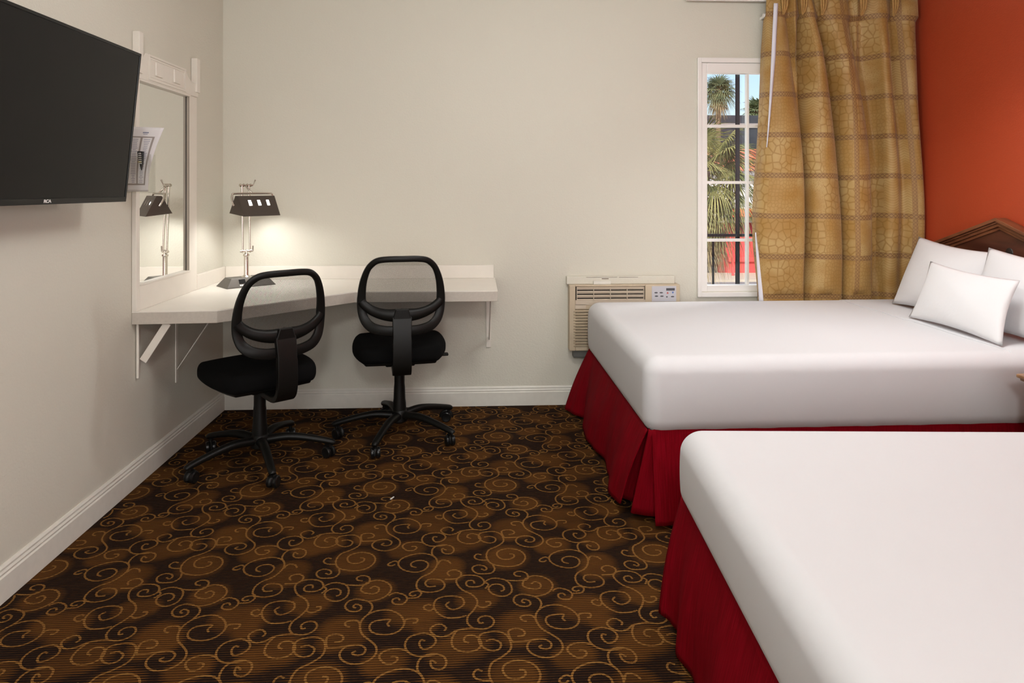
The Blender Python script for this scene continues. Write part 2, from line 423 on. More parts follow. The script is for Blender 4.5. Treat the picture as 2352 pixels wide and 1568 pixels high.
# ------------------------------------------------------------------ carpet: traced motif of one repeat (pixels of a 5.345x view from 780,1080)
TX, TY = 0.518, 0.577
CARPET = [
 [(340,52),(400,45),(450,62),(430,90),(370,100),(310,85),(285,55),(310,22),(380,8),(460,6),(515,25),(530,60),(510,95),(430,130),(340,160),(298,215),(322,265),(400,285),(500,290),(600,275),(670,235),(685,195),(650,162),(580,147),(500,150),(430,170),(410,200),(440,228),(510,232),(570,215),(575,193),(535,190)],
 [(298,240),(245,240),(190,230),(180,210),(215,190),(255,197)],
 [(335,278),(340,310),(300,340),(220,350),(150,345),(118,320),(130,295),(180,280),(240,285),(262,305),(240,320),(205,310)],
 [(205,410),(260,390),(330,385),(410,400),(445,440),(430,490),(370,520),(300,525),(230,502),(215,465),(260,437),(320,430),(365,447),(362,475),(325,487)],
 [(575,370),(530,366),(515,348),(550,332),(610,333),(642,352),(635,385),(600,400),(530,405),(470,403),(410,399)],
 [(650,430),(690,413),(735,425),(730,455),(680,470),(605,463),(562,440),(600,395),(680,368),(770,370),(840,400),(855,440),(810,485),(730,515),(640,525),(560,512),(500,512),(445,530),(420,565),(450,595),(520,605),(572,588),(570,560),(520,550),(498,568),(525,578)],
 [(640,527),(675,550),(680,585),(640,630)],
 [(855,715),(835,695),(860,665),(790,665),(700,680),(665,715),(690,755),(780,775),(880,770),(960,740),(995,690),(960,635),(880,600),(800,590),(700,605),(620,640),(577,690),(580,740),(610,780),(680,820),(735,860),(740,910),(690,955),(600,985),(500,985),(420,955),(400,910),(450,865),(530,850),(600,855),(640,880),(620,915),(560,925),(515,910),(550,893)],
 [(995,695),(1008,665),(1060,655),(1120,660),(1110,685),(1075,690)],
 [(577,705),(550,675),(490,670),(435,685),(440,710),(480,718)],
 [(340,832),(400,825),(425,800),(390,775),(320,775),(270,795),(265,840),(275,870)],
 [(270,872),(380,868),(530,852)],
 [(835,485),(870,468),(920,463),(990,480),(1015,510),(980,545),(920,550),(875,537),(880,510),(925,503),(945,520)],
 [(1005,503),(1060,502),(1120,495),(1150,465),(1120,448),(1060,455),(1035,475),(1065,487),(1100,478)],
 [(1095,265),(1050,257),(1040,235),(1080,215),(1150,210),(1205,230),(1200,265),(1140,295),(1050,300),(960,280),(915,240),(940,200),(1020,170),(1120,155),(1210,160),(1275,185),(1300,225),(1280,270),(1230,310),(1150,340),(1105,380),(1110,430),(1180,455),(1270,455),(1350,435),(1375,400),(1340,365),(1270,355),(1210,362),(1185,390),(1220,415),(1290,410)],
 [(915,225),(880,215),(825,232),(815,247),(850,252),(885,240)],
 [(1385,128),(1345,115),(1345,140),(1375,155),(1430,155),(1460,130),(1440,98),(1370,85),(1300,92),(1250,118),(1245,160),(1280,187)],
 [(1200,820),(1160,815),(1145,845),(1180,880),(1250,870),(1300,830),(1280,790),(1200,765),(1110,775),(1040,800),(1010,850),(1040,900),(1120,930),(1220,930),(1300,920)],
 [(1035,895),(960,880),(860,885),(790,910),(775,945),(830,985),(900,985),(945,957),(930,935),(880,935)],
 [(1378,748),(1395,725),(1350,700),(1290,705),(1245,735),(1270,770),(1340,792),(1420,780),(1480,750),(1560,735),(1640,728),(1750,735),(1830,712),(1852,672),(1810,640),(1740,640),(1700,665),(1720,692),(1752,685)],
 [(1425,530),(1390,555),(1440,587),(1510,580),(1565,545),(1540,500),(1450,487),(1350,495),(1290,520),(1275,570),(1320,620),(1400,650),(1500,650),(1590,635)],
 [(1665,390),(1650,368),(1600,370),(1582,390),(1605,412),(1680,416),(1740,402),(1760,375),(1720,340),(1640,325),(1550,330),(1490,360),(1500,400),(1550,440),(1630,470),(1685,510),(1690,550),(1650,600),(1603,640),(1600,690),(1650,727)],
 [(1275,578),(1240,597),(1190,587),(1180,565),(1220,550),(1248,556)],
 [(1425,332),(1400,312),(1420,292),(1480,285),(1532,305),(1525,335),(1480,353),(1375,357)],
 [(1305,240),(1335,210),(1400,213),(1432,236)],
 [(1500,742),(1455,800),(1460,860),(1530,895),(1620,900),(1700,880),(1732,840),(1700,797),(1640,780),(1580,790),(1568,822),(1615,836)],
 [(1692,560),(1750,573),(1815,552),(1812,530),(1770,530)],
 [(1765,380),(1800,398),(1770,430)],
]
def cz(x, y): return on_z(780+x/5.345, 1080+y/5.345, 0.0)
BLOTS = [((490,215),.088),((705,440),.070),((400,745),.080),((330,830),.055),((480,790),.060),((1130,620),.085),((1000,610),.070),((1190,700),.05),
         ((1390,255),.070),((1330,320),.065),((1440,320),.05),((1590,845),.078),((1420,905),.070),((860,960),.062),((760,990),.055),((1640,510),.060),((1755,500),.055),((1700,540),.05)]
def carpet_mats():
    def base(name, line):
        m, nt, b = new_mat(name); g = G(nt)
        tc = nt.nodes.new('ShaderNodeTexCoord'); P = tc.outputs['Object']
        s = g.sep(P)
        jit = g.noise(P, 60, 2)
        rib = g.m('SINE', g.m('MULTIPLY', g.m('ADD', s[1], g.m('MULTIPLY', jit, 0.0008)), 2*PI/0.0092))
        tuft = g.noise(g.v('MULTIPLY', P, (240.0, 120.0, 1.0)), 1.0, 2)
        if line:
            col = g.mix(g.smooth(rib, -0.95, 0.1), (0.07, 0.028, 0.006, 1), (0.27, 0.135, 0.035, 1))
            col = g.mix(g.m('MULTIPLY', tuft, 0.35), col, (0.16, 0.07, 0.018, 1))
        else:
            mask = None
            for (c, r) in BLOTS:
                w = cz(*c)
                d = g.v('SUBTRACT', P, (w.x, w.y, 0.0))
                d = g.v('WRAP', d, (TX/2, TY/2, 1.0), (-TX/2, -TY/2, -1.0))
                ln = g.v('LENGTH', d, out=1)
                q = g.m('SUBTRACT', 1.0, g.m('DIVIDE', ln, r*1.03), clamp=True)
                mask = q if mask is None else g.m('MAXIMUM', mask, q)
            # the edge of each patch breaks into the rows of the pile
            mk = g.m('ADD', mask, g.m('ADD', g.m('MULTIPLY', rib, 0.20), g.m('MULTIPLY', g.m('SUBTRACT', jit, 0.5), 0.15)))
            f = g.smooth(mk, 0.10, 0.30)
            big = g.noise(P, 5, 2)
            tan = g.mix(g.smooth(big, 0.35, 0.65), (0.118, 0.046, 0.009, 1), (0.085, 0.033, 0.007, 1))
            dark = g.mix(tuft, (0.0075, 0.0042, 0.0036, 1), (0.015, 0.0075, 0.0055, 1))
            col = g.mix(f, dark, tan)
            col = g.mix(g.smooth(rib, -0.2, -0.95, 0.0, 0.72), col, (0.006, 0.003, 0.002, 1))
            col = g.mix(g.m('MULTIPLY', tuft, 0.3), col, (0.02, 0.01, 0.004, 1))
        nt.links.new(col, b.inputs['Base Color']); b.inputs['Roughness'].default_value = 0.95
        b.inputs['Specular IOR Level'].default_value = 0.08
        h = g.m('ADD', g.m('MULTIPLY', rib, 0.5), g.m('MULTIPLY', tuft, 0.8))
        nt.links.new(g.bump(h, 0.5, 0.004), b.inputs['Normal'])
        return m
    return base('carpet_pile', False), base('carpet_scroll_yarn', True)
M['carpet'], M['carpet_line'] = carpet_mats()
fl = MB()
fl.box((XL-0.1, YR-0.1, -0.12), (XR+0.1, YB+0.1, 0.0), 0)
curves = []
for c in CARPET:
    pts = crom([cz(*p) for p in c], 5)
    curves.append(pts)
for i in range(-4, 6):
    for j in range(-4, 4):
        for ci, pts in enumerate(curves):
            W = 0.0031; L = []; off = Vector((i*TX, j*TY, 0)); ok = []
            zz = 0.0006+0.00004*(ci % 7)
            for k, p in enumerate(pts):
                t = (pts[min(k+1, len(pts)-1)]-pts[max(k-1, 0)]); t.z = 0; t.normalize(); n = Vector((-t.y, t.x, 0))
                w = W*(1+0.25*math.sin(k*2.7+ci))
                q = p+off; L.append((q+n*w+Vector((0, 0, zz)), q-n*w+Vector((0, 0, zz))))
                ok.append(XL+0.02 < q.x < 2.3 and 0.55 < q.y < YB-0.02)
            run = []
            for k in range(len(pts)+1):
                if k < len(pts) and ok[k]: run.append(k)
                else:
                    if len(run) > 1:
                        vs = [v for kk in run for v in L[kk]]
                        fl.add(vs, [(2*a, 2*a+1, 2*a+3, 2*a+2) for a in range(len(run)-1)], 1)
                    run = []
floor = fl.build('floor', [M['carpet'], M['carpet_line']], smooth=False, recalc=False)
floor['kind'] = 'structure'; floor['label'] = 'dark brown carpet with amber scroll pattern'; floor['category'] = 'floor'

# ------------------------------------------------------------------ room shell
WX0, WX1, WZ0, WZ1 = 1.335, 2.36, 0.665, 2.045        # window opening
wb = MB(); T = 0.16
wb.box((XL-0.1, YB, 0), (WX0, YB+T, ZC+0.1)); wb.box((WX1, YB, 0), (XR+0.1, YB+T, ZC+0.1))
wb.box((WX0, YB, 0), (WX1, YB+T, WZ0)); wb.box((WX0, YB, WZ1), (WX1, YB+T, ZC+0.1))
setting('wall_back', wb, M['wall'], 'cream textured back wall behind the desk and the window', 'wall', smooth=False)
setting('wall_left', MB().box((XL-0.1, YR, 0), (XL, YB, ZC+0.1)), M['wall'], 'cream textured left wall behind the television', 'wall', smooth=False)
setting('wall_right', MB().box((XR, YR, 0), (XR+0.1, YB, ZC+0.1)), M['red_wall'], 'rust red wall behind the headboard', 'wall', smooth=False)
setting('wall_rear', MB().box((XL-0.1, YR-0.1, 0), (XR+0.1, YR, ZC+0.1)), M['wall'], 'cream wall behind the camera', 'wall', smooth=False)
setting('ceiling', MB().box((XL-0.1, YR, ZC), (XR+0.1, YB, ZC+0.1)), M['ceiling'], 'white ceiling', 'ceiling', smooth=False)
prof = [(0, 0), (0.014, 0), (0.014, 0.078), (0.010, 0.083), (0.012, 0.090), (0.008, 0.097), (0.009, 0.104), (0.004, 0.112), (0, 0.112)]
bb = MB(); bb.prism([(YB-p[0], p[1]) for p in prof], 0, XL, XR)
setting('baseboard_back', bb, M['trim'], 'cream moulded baseboard along the back wall', 'baseboard', smooth=False)
bl = MB(); bl.prism([(XL+p[0], p[1]) for p in prof], 1, YR, YB-0.014)
setting('baseboard_left', bl, M['trim'], 'cream moulded baseboard along the left wall', 'baseboard', smooth=False)

# window
win = MB()
fx0, fx1, fz0, fz1 = 1.315, 2.38, 0.632, 2.068
yf = YB-0.018
def frame(mb, x0, x1, z0, z1, w, ya, yb_, wt=None, wbm=None):
    wt = wt or w; wbm = wbm or w
    mb.box((x0, ya, z0), (x0+w, yb_, z1)); mb.box((x1-w, ya, z0), (x1, yb_, z1))
    mb.box((x0+w, ya, z1-wt), (x1-w, yb_, z1)); mb.box((x0+w, ya, z0), (x1-w, yb_, z0+wbm))
frame(win, fx0, fx1, fz0, fz1, 0.024, yf, YB, 0.028, 0.028)
w_o = win.build('window_1', M['vinyl'], smooth=False, bevel=0.003)
w_o['kind'] = 'structure'; w_o['label'] = 'white framed window with grid beside the gold curtain'; w_o['category'] = 'window'
sash = MB(); frame(sash, fx0+0.024, fx1-0.024, fz0+0.028, fz1-0.028, 0.040, YB+0.002, YB+0.05, 0.062, 0.040)
sash.build('sash', M['vinyl'], w_o, smooth=False, bevel=0.003)
gx0, gx1 = fx0+0.064, fx1-0.064; gz0, gz1 = fz0+0.068, fz1-0.090
mun = MB()
ym = YB+0.035
xm = on_y(1715, 400, ym).x
k = 0
while xm+0.225*k < gx1:
    mun.box((xm+0.225*k-0.0085, YB+0.018, gz0), (xm+0.225*k+0.0085, YB+0.045, gz1)); k += 1
for v in (290, 419, 551):
    z = on_y(1680, v, ym).z
    mun.box((gx0, YB+0.020, z-0.0085), (gx1, YB+0.043, z+0.0085))
mun.build('muntin_grid', M['vinyl'], w_o, smooth=False, bevel=0.002)
MB().box((gx0-0.01, YB+0.050, gz0-0.01), (gx1+0.01, YB+0.054, gz1+0.01)).build('pane', M['glass'], w_o, smooth=False)
seam = MB(); seam.box((fx0+0.0255, YB-0.0005, fz0+0.03), (fx0+0.0275, YB+0.0015, fz1-0.03)); seam.build('track_seam', M['dark_gap'], w_o, smooth=False)

# curtain track
tr = thing('curtain_track', 'white curtain track at the ceiling above the window', 'curtain track', (1.93, 3.94, ZC))
MB().box((1.235, 3.982, 2.3975), (2.60, 4.004, ZC)).build('rail', M['vinyl'], tr, smooth=False, bevel=0.003)
MB().box((1.70, 3.955, 2.30), (1.712, YB, 2.316)).lathe([(0.012, 0), (0.012, 0.014)], (1.70, 3.965, 2.308), (-1, 0, 0)).build('wall_bracket', M['vinyl'], tr)

# ------------------------------------------------------------------ curtain
bot = [(1.672,4.000),(1.676,3.955),(1.71,3.930),(1.78,3.915),(1.86,3.918),(1.915,3.928),(1.928,3.965),(1.905,4.005),(1.935,4.018),(1.950,3.975),(1.975,3.930),(2.04,3.915),(2.10,3.925),(2.148,3.950),(2.135,4.000),(2.160,4.010),(2.180,3.950),(2.22,3.918),(2.28,3.920),(2.330,3.945),(2.318,4.000),(2.36,4.018),(2.41,4.005),(2.435,3.955),(2.48,3.945),(2.53,3.962),(2.57,3.935),(2.62,3.930),(2.648,3.955),(2.650,3.990)]
top = [(1.700,3.985),(1.704,3.950),(1.73,3.930),(1.775,3.925),(1.80,3.950),(1.815,3.995),(1.835,3.950),(1.85,3.925),(1.87,3.960),(1.885,4.010),(1.905,3.970),(1.925,3.922),(1.955,3.930),(1.975,3.985),(2.0,4.010),(2.03,3.950),(2.08,3.922),(2.14,3.930),(2.18,3.965),(2.21,4.010),(2.25,3.975),(2.29,3.990),(2.33,3.950),(2.37,3.922),(2.41,3.940),(2.45,4.005),(2.49,3.970),(2.53,3.945),(2.58,3.955),(2.615,3.985)]
bl_, tp_ = crom([(*p, 0) for p in bot], 10), crom([(*p, 0) for p in top], 10)
NS = len(bl_); CZ0, CZ1 = 0.58, 2.412; NZ = 70
cum = [0.0]
for i in range(1, NS): cum.append(cum[-1]+(bl_[i]-bl_[i-1]).length)
rows, uvs = [], []
pinch = [0.12, 0.33, 0.50, 0.70, 0.86]
for k in range(NZ+1):
    z = CZ0+(CZ1-CZ0)*k/NZ; h = (CZ1-z)/(CZ1-CZ0); a = 1-(1-min(1, h/0.75))**1.7
    row, uvr = [], []
    for i in range(NS):
        s = i/(NS-1); p = tp_[i].lerp(bl_[i], a)
        # belly of the leading edge near the middle
        p = p.copy(); p.x += -0.028*math.exp(-((z-1.10)/0.38)**2)*(1-s)**3 + 0.006*math.sin(z*5+s*9)*(s > 0.02)
        # pinch pleats: gathers just under the heading
        g_ = math.exp(-((z-2.315)/0.045)**2)
        for q in pinch: p.y += 0.028*g_*math.exp(-((s-q)/0.028)**2)*0.6; p.x += -0.55*g_*(s-q)*math.exp(-((s-q)/0.035)**2)*0.8
        if z > 2.33: p.y += 0.006*math.sin(s*190)*sum(math.exp(-((s-q)/0.03)**2) for q in pinch)
        dep = 1.0+0.75*min(1, max(0, (z-0.68)/0.25))*min(1, max(0, (2.30-z)/0.2))
        if z > 2.30: dep = 0.55
        p.y = 3.955+(p.y-3.962)*dep-(0.018 if z > 2.30 else 0)
        p.x = min(p.x, XR-0.008); p.y = min(p.y, YB-0.022)
        if z > 2.385: p.y = min(p.y, 3.976)
        if z < 0.68: p.y = max(p.y, 3.932)
        row.append(Vector((p.x, p.y, z))); uvr.append((cum[i]*1.02+0.08, z-2.30+0.2365*20+0.016+0.006*math.sin(s*14)-0.012*(s < 0.27)))
    rows.append(row); uvs.append(uvr)
cur = thing('curtain', 'gold printed pinch-pleat curtain gathered beside the window', 'curtain', (2.15, 3.96, CZ0))
cb = MB(); cb.grid(rows, uvs); cb.build('curtain_panel', M['curtain'], cur, solid=0.002)
for (za, zb2) in ((1.50, 2.385), (0.58, 1.05)):
    lin_rows = []
    for k in range(NZ+1):
        r_ = rows[k]; z = r_[0].z
        if not za <= z <= zb2: continue
        if za > 1.2:
            q = (z-za)/(zb2-za); wv = 0.004+0.021*min(1, q*1.6); x0 = r_[0].x+0.004+0.016*q; yy = 3.885
        else:
            q = (zb2-z)/(zb2-za); wv = 0.004+0.040*q; x0 = r_[0].x-0.016; yy = 3.940-0.004*q
        lin_rows.append([Vector((x0, yy+0.004, z)), Vector((x0+wv/2, yy, z)), Vector((x0+wv, yy+0.003, z))])
    lb = MB(); lb.grid(lin_rows); lo = lb.build('lining', M['lining'], cur, solid=0.0015); lo['label'] = 'white lining edge'
# header pleat fingers
for q in pinch:
    i0 = int(q*(NS-1)); p = rows[-4][i0]
    pl = MB()
    for dx in (-0.014, 0, 0.014):
        pts = [Vector((p.x+dx*0.25, 3.925, 2.305)), Vector((p.x+dx*0.7, 3.912, 2.33)), Vector((p.x+dx, 3.905, 2.36)), Vector((p.x+dx*1.15, 3.905, 2.410))]
        pl.tube(crom(pts, 4), [0.003+0.0045*(kk/12) for kk in range(13)], n=8, flat=(1, 1.6))
    fo = pl.build('pleat', M['curtain_plain'] if 'curtain_plain' in M else M.setdefault('curtain_plain', mat('gold_curtain_cloth', (0.42, 0.25, 0.08), 0.6, noise=(60, 0.15))), cur)

# ------------------------------------------------------------------ air conditioner
ac = thing('air_conditioner', 'beige wall air conditioner between the far bed and the window', 'air conditioner', (0.865, YB, 0.32))
def A(u, v, y): return on_y(u, v, y)
yf = 3.972
a0 = A(1308, 655, yf); a1 = A(1562, 655, yf); az1 = a0.z; az0 = A(1310, 806, yf).z
ax0, ax1 = a0.x, a1.x
sh = MB()
# body shell with recessed grille opening
gx_0, gx_1 = A(1322, 660, yf).x, A(1482, 660, yf).x; gz_1, gz_0 = A(1400, 658, yf).z, A(1400, 691, yf).z
sh.box((ax0, yf+0.012, az0), (ax1, YB, az1-0.0))
fr_y = yf
lz1, lz0 = A(1320, 711, yf).z, A(1320, 797, yf).z
def plate(x0, x1, z0, z1): sh.box((x0, fr_y, z0), (x1, yf+0.013, z1))
plate(ax0, gx_0, az0, az1); plate(gx_0, gx_1, gz_1, az1); plate(gx_1, ax1, lz1, az1); plate(gx_0, gx_1, lz1, gz_0)
plate(gx_0, ax1, az0, lz0); plate(ax1-0.03, ax1, lz0, lz1)
ab = sh.build('body', M['beige'], ac, smooth=False, bevel=0.004)
MB().box((gx_0, yf+0.0115, gz_0), (gx_1, yf+0.0135, gz_1)).build('grille_recess', M['dark_gap'], ac, smooth=False)
MB().box((gx_0, yf+0.0115, lz0), (ax1-0.03, yf+0.0135, lz1)).build('intake_recess', M['dark_gap'], ac, smooth=False)
gr = MB()
for i in range(4):
    z = gz_1-0.008-i*(gz_1-gz_0)/3.6
    gr.box((gx_0+0.006, yf-0.001, z-0.0075), (gx_1-0.006, yf+0.011, z+0.0045), rot=Matrix.Rotation(0.5, 3, 'X'))
for i in range(5):
    x = gx_0+0.008+(gx_1-gx_0-0.016)*i/4
    gr.box((x-0.0015, yf-0.002, gz_0+0.002), (x+0.0015, yf+0.010, gz_1-0.002))
gr.box((gx_0, yf-0.002, gz_0-0.022), (gx_1, yf+0.010, gz_0+0.006))
gr.build('louver', M['beige_light'], ac, smooth=False)
sl = MB(); ns = 13
for i in range(ns):
    z = lz1-(lz1-lz0)*(i+0.5)/ns
    sl.box((gx_0-0.012, yf-0.004, z-0.0045), (ax1-0.035, yf+0.010, z+0.004), rot=Matrix.Rotation(0.4, 3, 'X'))
sl.build('intake_slats', M['beige'], ac, smooth=False)
MB().box((gx_0-0.003, yf-0.002, A(1320, 709, yf).z), (gx_0+0.06, yf+0.003, A(1320, 699, yf).z)).build('filter_tab', M['beige_light'], ac, smooth=False, bevel=0.001)
cp0, cp1 = A(1497, 657, yf), A(1553, 692, yf)
cpn = MB().box((cp0.x, yf-0.002, cp1.z), (cp1.x, yf+0.003, cp0.z)).build('control_panel', M['panel_grey'], ac, smooth=False, bevel=0.001)
MB().box((A(1530, 661, yf).x, yf-0.003, A(1530, 667, yf).z), (A(1549.5, 661, yf).x, yf, A(1530, 661.5, yf).z)).build('display', M['panel_dark'], cpn, smooth=False)
def oval(mb, u, v, w, h):
    c = A(u, v, yf-0.003); mb.lathe([(h, 0), (h*0.9, 0.0015)], (0, 0, 0), (0, -1, 0), 16)
    for i in range(len(mb.v)-32, len(mb.v)): p = mb.v[i]; mb.v[i] = Vector((c.x+p.x*w/h, c.y+0.001+p.y, c.z+p.z))
for (u, v) in ((1507, 672), (1519, 672), (1508, 680), (1520.5, 680), (1545, 681)):
    b_ = MB(); oval(b_, u, v, 0.0105, 0.0038); b_.build('button', M['panel_dark'], cpn)
b_ = MB(); oval(b_, 1532, 681.5, 0.005, 0.0038); b_.build('button', M['panel_dark'], cpn)
for (u, v, s_, mm) in ((1533.5, 672, 1, 'red_mark'), (1545.5, 672, -1, 'blue_mark')):
    c = A(u, v, yf-0.0035); q = 0.006
    MB().prism([(c.x-q, c.z-s_*q*0.9), (c.x+q, c.z-s_*q*0.9), (c.x, c.z+s_*q)], 1, yf-0.0035, yf-0.002).build('arrow_button', M[mm], cpn, smooth=False)
# painted wooden surround above, sleeve below
s0, s1 = A(1302, 634, 4.02), A(1549, 634, 4.02)
tp = MB().box((s0.x-0.002, 4.012, az1), (s1.x, YB, s0.z-0.001)); tp.build('top_trim', M['wall'], ac, smooth=False, bevel=0.003)
cr = MB()
for (u0, u1, v_) in ((1348, 1380, 634.5), (1372, 1420, 634), (1424, 1468, 633.3)):
    p, q = A(u0, v_, 3.984), A(u1, v_-0.6, 3.984); cr.box((p.x, 4.0112, s0.z-0.006-0.001*(u0%3)), (q.x, 4.013, s0.z-0.0042-0.001*(u0%3)))
p, q = A(1384, 641, 3.984), A(1400, 642, 3.984); cr.box((p.x, 4.0112, p.z-0.003), (q.x, 4.013, p.z+0.001))
cr.build('paint_crack', M['caulk'], ac, smooth=False)
MB().box((A(1363, 645, 4.0).x, 3.995, az1), (A(1403, 645, 4.0).x, 4.013, az1+0.020)).build('latch_block', M['trim'], ac, smooth=False, bevel=0.002)
MB().box((ax0+0.025, 3.99, az0-0.045), (ax1-0.05, YB, az0)).build('sleeve', M['sleeve'], ac, smooth=False, bevel=0.006)

# ------------------------------------------------------------------ beds
def interp(tab, t):
    for (a, va), (b, vb) in zip(tab, tab[1:]):
        if a <= t <= b:
            k = (t-a)/(b-a); k = k*k*(3-2*k); return va*(1-k)+vb*k
    return tab[0][1] if t < tab[0][0] else tab[-1][1]
def bed(name, label, loc, rz, L, W, z0, z1, foot_out, side_out, pl_far):
    """local frame: origin at the foot-near corner on the floor, +x to the head, +y to the far side"""
    t = thing(name, label, 'bed', loc, rz)
    def bulge(p):
        q = p.copy(); k = 1-(2*(p.z)/(z1-z0))**2
        if abs(p.z) < (z1-z0)/2: q += Vector((0.006*(p.x < -L/2+0.08)*-k, 0.008*k*(1 if p.y > W/2-0.08 else (-1 if p.y < -W/2+0.08 else 0)), 0))
        return q
    mtr = MB().rbox((L/2, W/2, (z0+z1)/2), (L, W, z1-z0), 0.062, 14, bulge)
    mo = mtr.build('mattress', M['sheet'], t, local=True); mo['label'] = 'mattress under a white fitted sheet'
    # corner seam of the fitted sheet
    for cy, sg in ((0, -1), (W, 1)):
        sm = MB()
        c = 0.062*(1-0.7071)
        pts = [(c, cy-sg*c, z0+0.035), (c-0.003, cy-sg*(c-0.004), (z0+z1)/2), (c, cy-sg*c, z1-0.055), (0.03, cy-sg*0.03, z1-0.03)]
        sm.tube(crom(pts, 6), 0.0016, 6)
        sm.build('corner_seam', M['sheet'], mo, local=True)
    MB().box((0.03, 0.03, 0.12), (L-0.01, W-0.03, z0+0.004)).build('box_spring', M['box_spring'], t, smooth=False, local=True, bevel=0.02)
    for (lx, ly) in ((0.12, 0.12), (L-0.12, 0.12), (0.12, W-0.12), (L-0.12, W-0.12)):
        MB().cyl((lx, ly, 0), (lx, ly, 0.12), 0.025).build('leg', M['black_plastic'], t, local=True)
    # skirt: foot panel, near side panel, corner insert
    zt = z0+0.024; zb = 0.016
    def panel(name_, n, topf, botf, u0):
        rows, uv = [], []
        for k in range(19):
            h = k/18; r_, q_ = [], []
            for i in range(n+1):
                s_ = i/n; a, b = Vector(topf(s_)), Vector(botf(s_))
                p = a.lerp(b, h); e = (b-a); sl_ = math.sin(h*PI)*0.010
                p.x += (-sl_ if name_ == 'foot' else 0); r_.append(p); q_.append((u0+s_*(W if name_ == 'foot' else L), h*0.4))
            rows.append(r_); uv.append(q_)
        m_ = MB(); m_.grid(rows, uv); o = m_.build('skirt_panel', M['skirt'], t, local=True, solid=0.003); return o
    panel('foot', 90, lambda s_: (0.010-0.002*math.sin(s_*40), W-0.005-s_*(W-0.022), zt), lambda s_: (-interp(foot_out, s_*W), W-0.0-s_*(W-0.10)+0.01*(1-s_), zb+0.028*max(0, (s_-0.9)/0.1)**2), 0)
    panel('side', 100, lambda s_: (0.024+s_*(L-0.029), 0.012+0.002*math.sin(s_*60), zt), lambda s_: (0.027+s_*(L-0.032), -interp(side_out, s_*L), zb), 3)
    panel('side', 40, lambda s_: (0.045+s_*(L-0.05), W-0.020, zt), lambda s_: (0.03+s_*(L-0.035), W+interp(side_out, s_*L), zb), 5)
    # recessed corner insert
    rows, uv = [], []
    path = [(0.020, 0.12), (0.030, 0.08), (0.016, 0.022), (0.026, 0.012), (0.05, 0.022), (0.09, 0.026)]
    pb = [(-0.072, 0.21), (-0.005, 0.13), (-0.045, 0.066), (-0.018, 0.045), (0.02, 0.030), (0.07, 0.02)]
    pa_, pb_ = crom([(*p, 0) for p in path], 5), crom([(*p, 0) for p in pb], 5)
    for k in range(13):
        h = k/12; rows.append([Vector((a.x*(1-h)+b.x*h+0.0, a.y*(1-h)+b.y*h, zt*(1-h)+(zb+0.01)*h)) for a, b in zip(pa_, pb_)])
        uv.append([(7+i*0.012, h*0.4) for i in range(len(pa_))])
    m_ = MB(); m_.grid(rows, uv); m_.build('skirt_panel', M['skirt'], t, local=True, solid=0.003)
    return t
FX, FY = 0.638, 2.560
far_tab = [(0.0, 0.045), (0.15, 0.012), (0.19, 0.078), (0.30, 0.06)]   # filled below from the traced hem
hem = [(3.90, .508), (3.82, .535), (3.71, .592), (3.55, .560), (3.39, .552), (3.26, .566), (3.10, .596), (2.93, .580), (2.73, .546), (2.64, .560)]
W1 = 1.345
foot1 = [((3.905-y), FX-x) for y, x in hem]
side1 = [(0, 0.028), (0.03, 0.030), (0.07, 0.024), (0.5, 0.012), (0.8, 0.03), (1.2, 0.012), (1.9, 0.02)]
bed1 = bed('bed', 'far white double bed with red skirt beside the window wall', (FX, FY, 0), math.radians(0.4), 1.95, W1, 0.338, 0.636, foot1, side1, True)
hem2 = [(0.0, .055), (0.05, 0.030), (0.10, .018), (0.20, .045), (0.29, .022), (0.40, .022), (0.55, .045), (0.68, .020), (0.80, .035), (0.95, .05), (1.15, .03), (1.37, .05)]
W2 = 1.36
a2 = math.radians(-3.6)
fc = Vector((0.594, 2.003, 0))      # foot-far corner in the room
org2 = fc-Matrix.Rotation(a2, 3, 'Z') @ Vector((0, W2, 0))
bed2 = bed('bed', 'near white double bed with red skirt in the right foreground', (org2.x, org2.y, 0), a2, 1.93, W2, 0.346, 0.580, hem2, side1, False)
# turned sheet edge near the pillows of the far bed
ts = MB(); R_ = []
for i in range(41):
    y = 0.006+(W1-0.012)*i/40; e_ = min(y, W1-y); dz_ = 0.0 if e_ > 0.062 else math.sqrt(max(0, 0.062**2-(0.062-e_)**2))-0.062
    R_.append([Vector((1.47+0.004*math.sin(i*0.5), y, 0.6335+dz_)), Vector((1.472+0.004*math.sin(i*0.5), y, 0.6385+dz_)), Vector((1.49+0.004*math.sin(i*0.5), y, 0.6395+dz_)), Vector((1.60, y, 0.639+dz_)), Vector((1.925, y, 0.639+dz_))])
ts.grid(R_); ts.build('turned_sheet', M['sheet'], bed1, local=True, solid=0.002)

# ------------------------------------------------------------------ headboard (mounted on the red wall)
HY, HZ = 3.31, 1.135
XW = XR
XR = XW-0.003
hb = thing('headboard', 'cherry wood headboard with peaked moulded top on the red wall', 'headboard', (XR-0.03, HY, 0.4))
slope = 0.335; HW = 0.545
ze = lambda d: HZ-slope*abs(d)
def gable(mb, x0, x1, up, w, hw=HW):
    """inverted V strip: top line offset down by up, thickness w"""
    pts_t = [(HY-hw, ze(hw)-up), (HY, HZ-up), (HY+hw, ze(hw)-up)]; pts_b = [(HY+hw, ze(hw)-up-w), (HY, HZ-up-w), (HY-hw, ze(hw)-up-w)]
    n = 3; vs = [(x0, y, z) for y, z in pts_t+pts_b]+[(x1, y, z) for y, z in pts_t+pts_b]
    mb.add(vs, [(0,1,4,5),(1,2,3,4),(6,11,10,7),(7,10,9,8),(0,6,7,1),(1,7,8,2),(5,4,10,11),(4,3,9,10),(0,5,11,6),(2,8,9,3)])
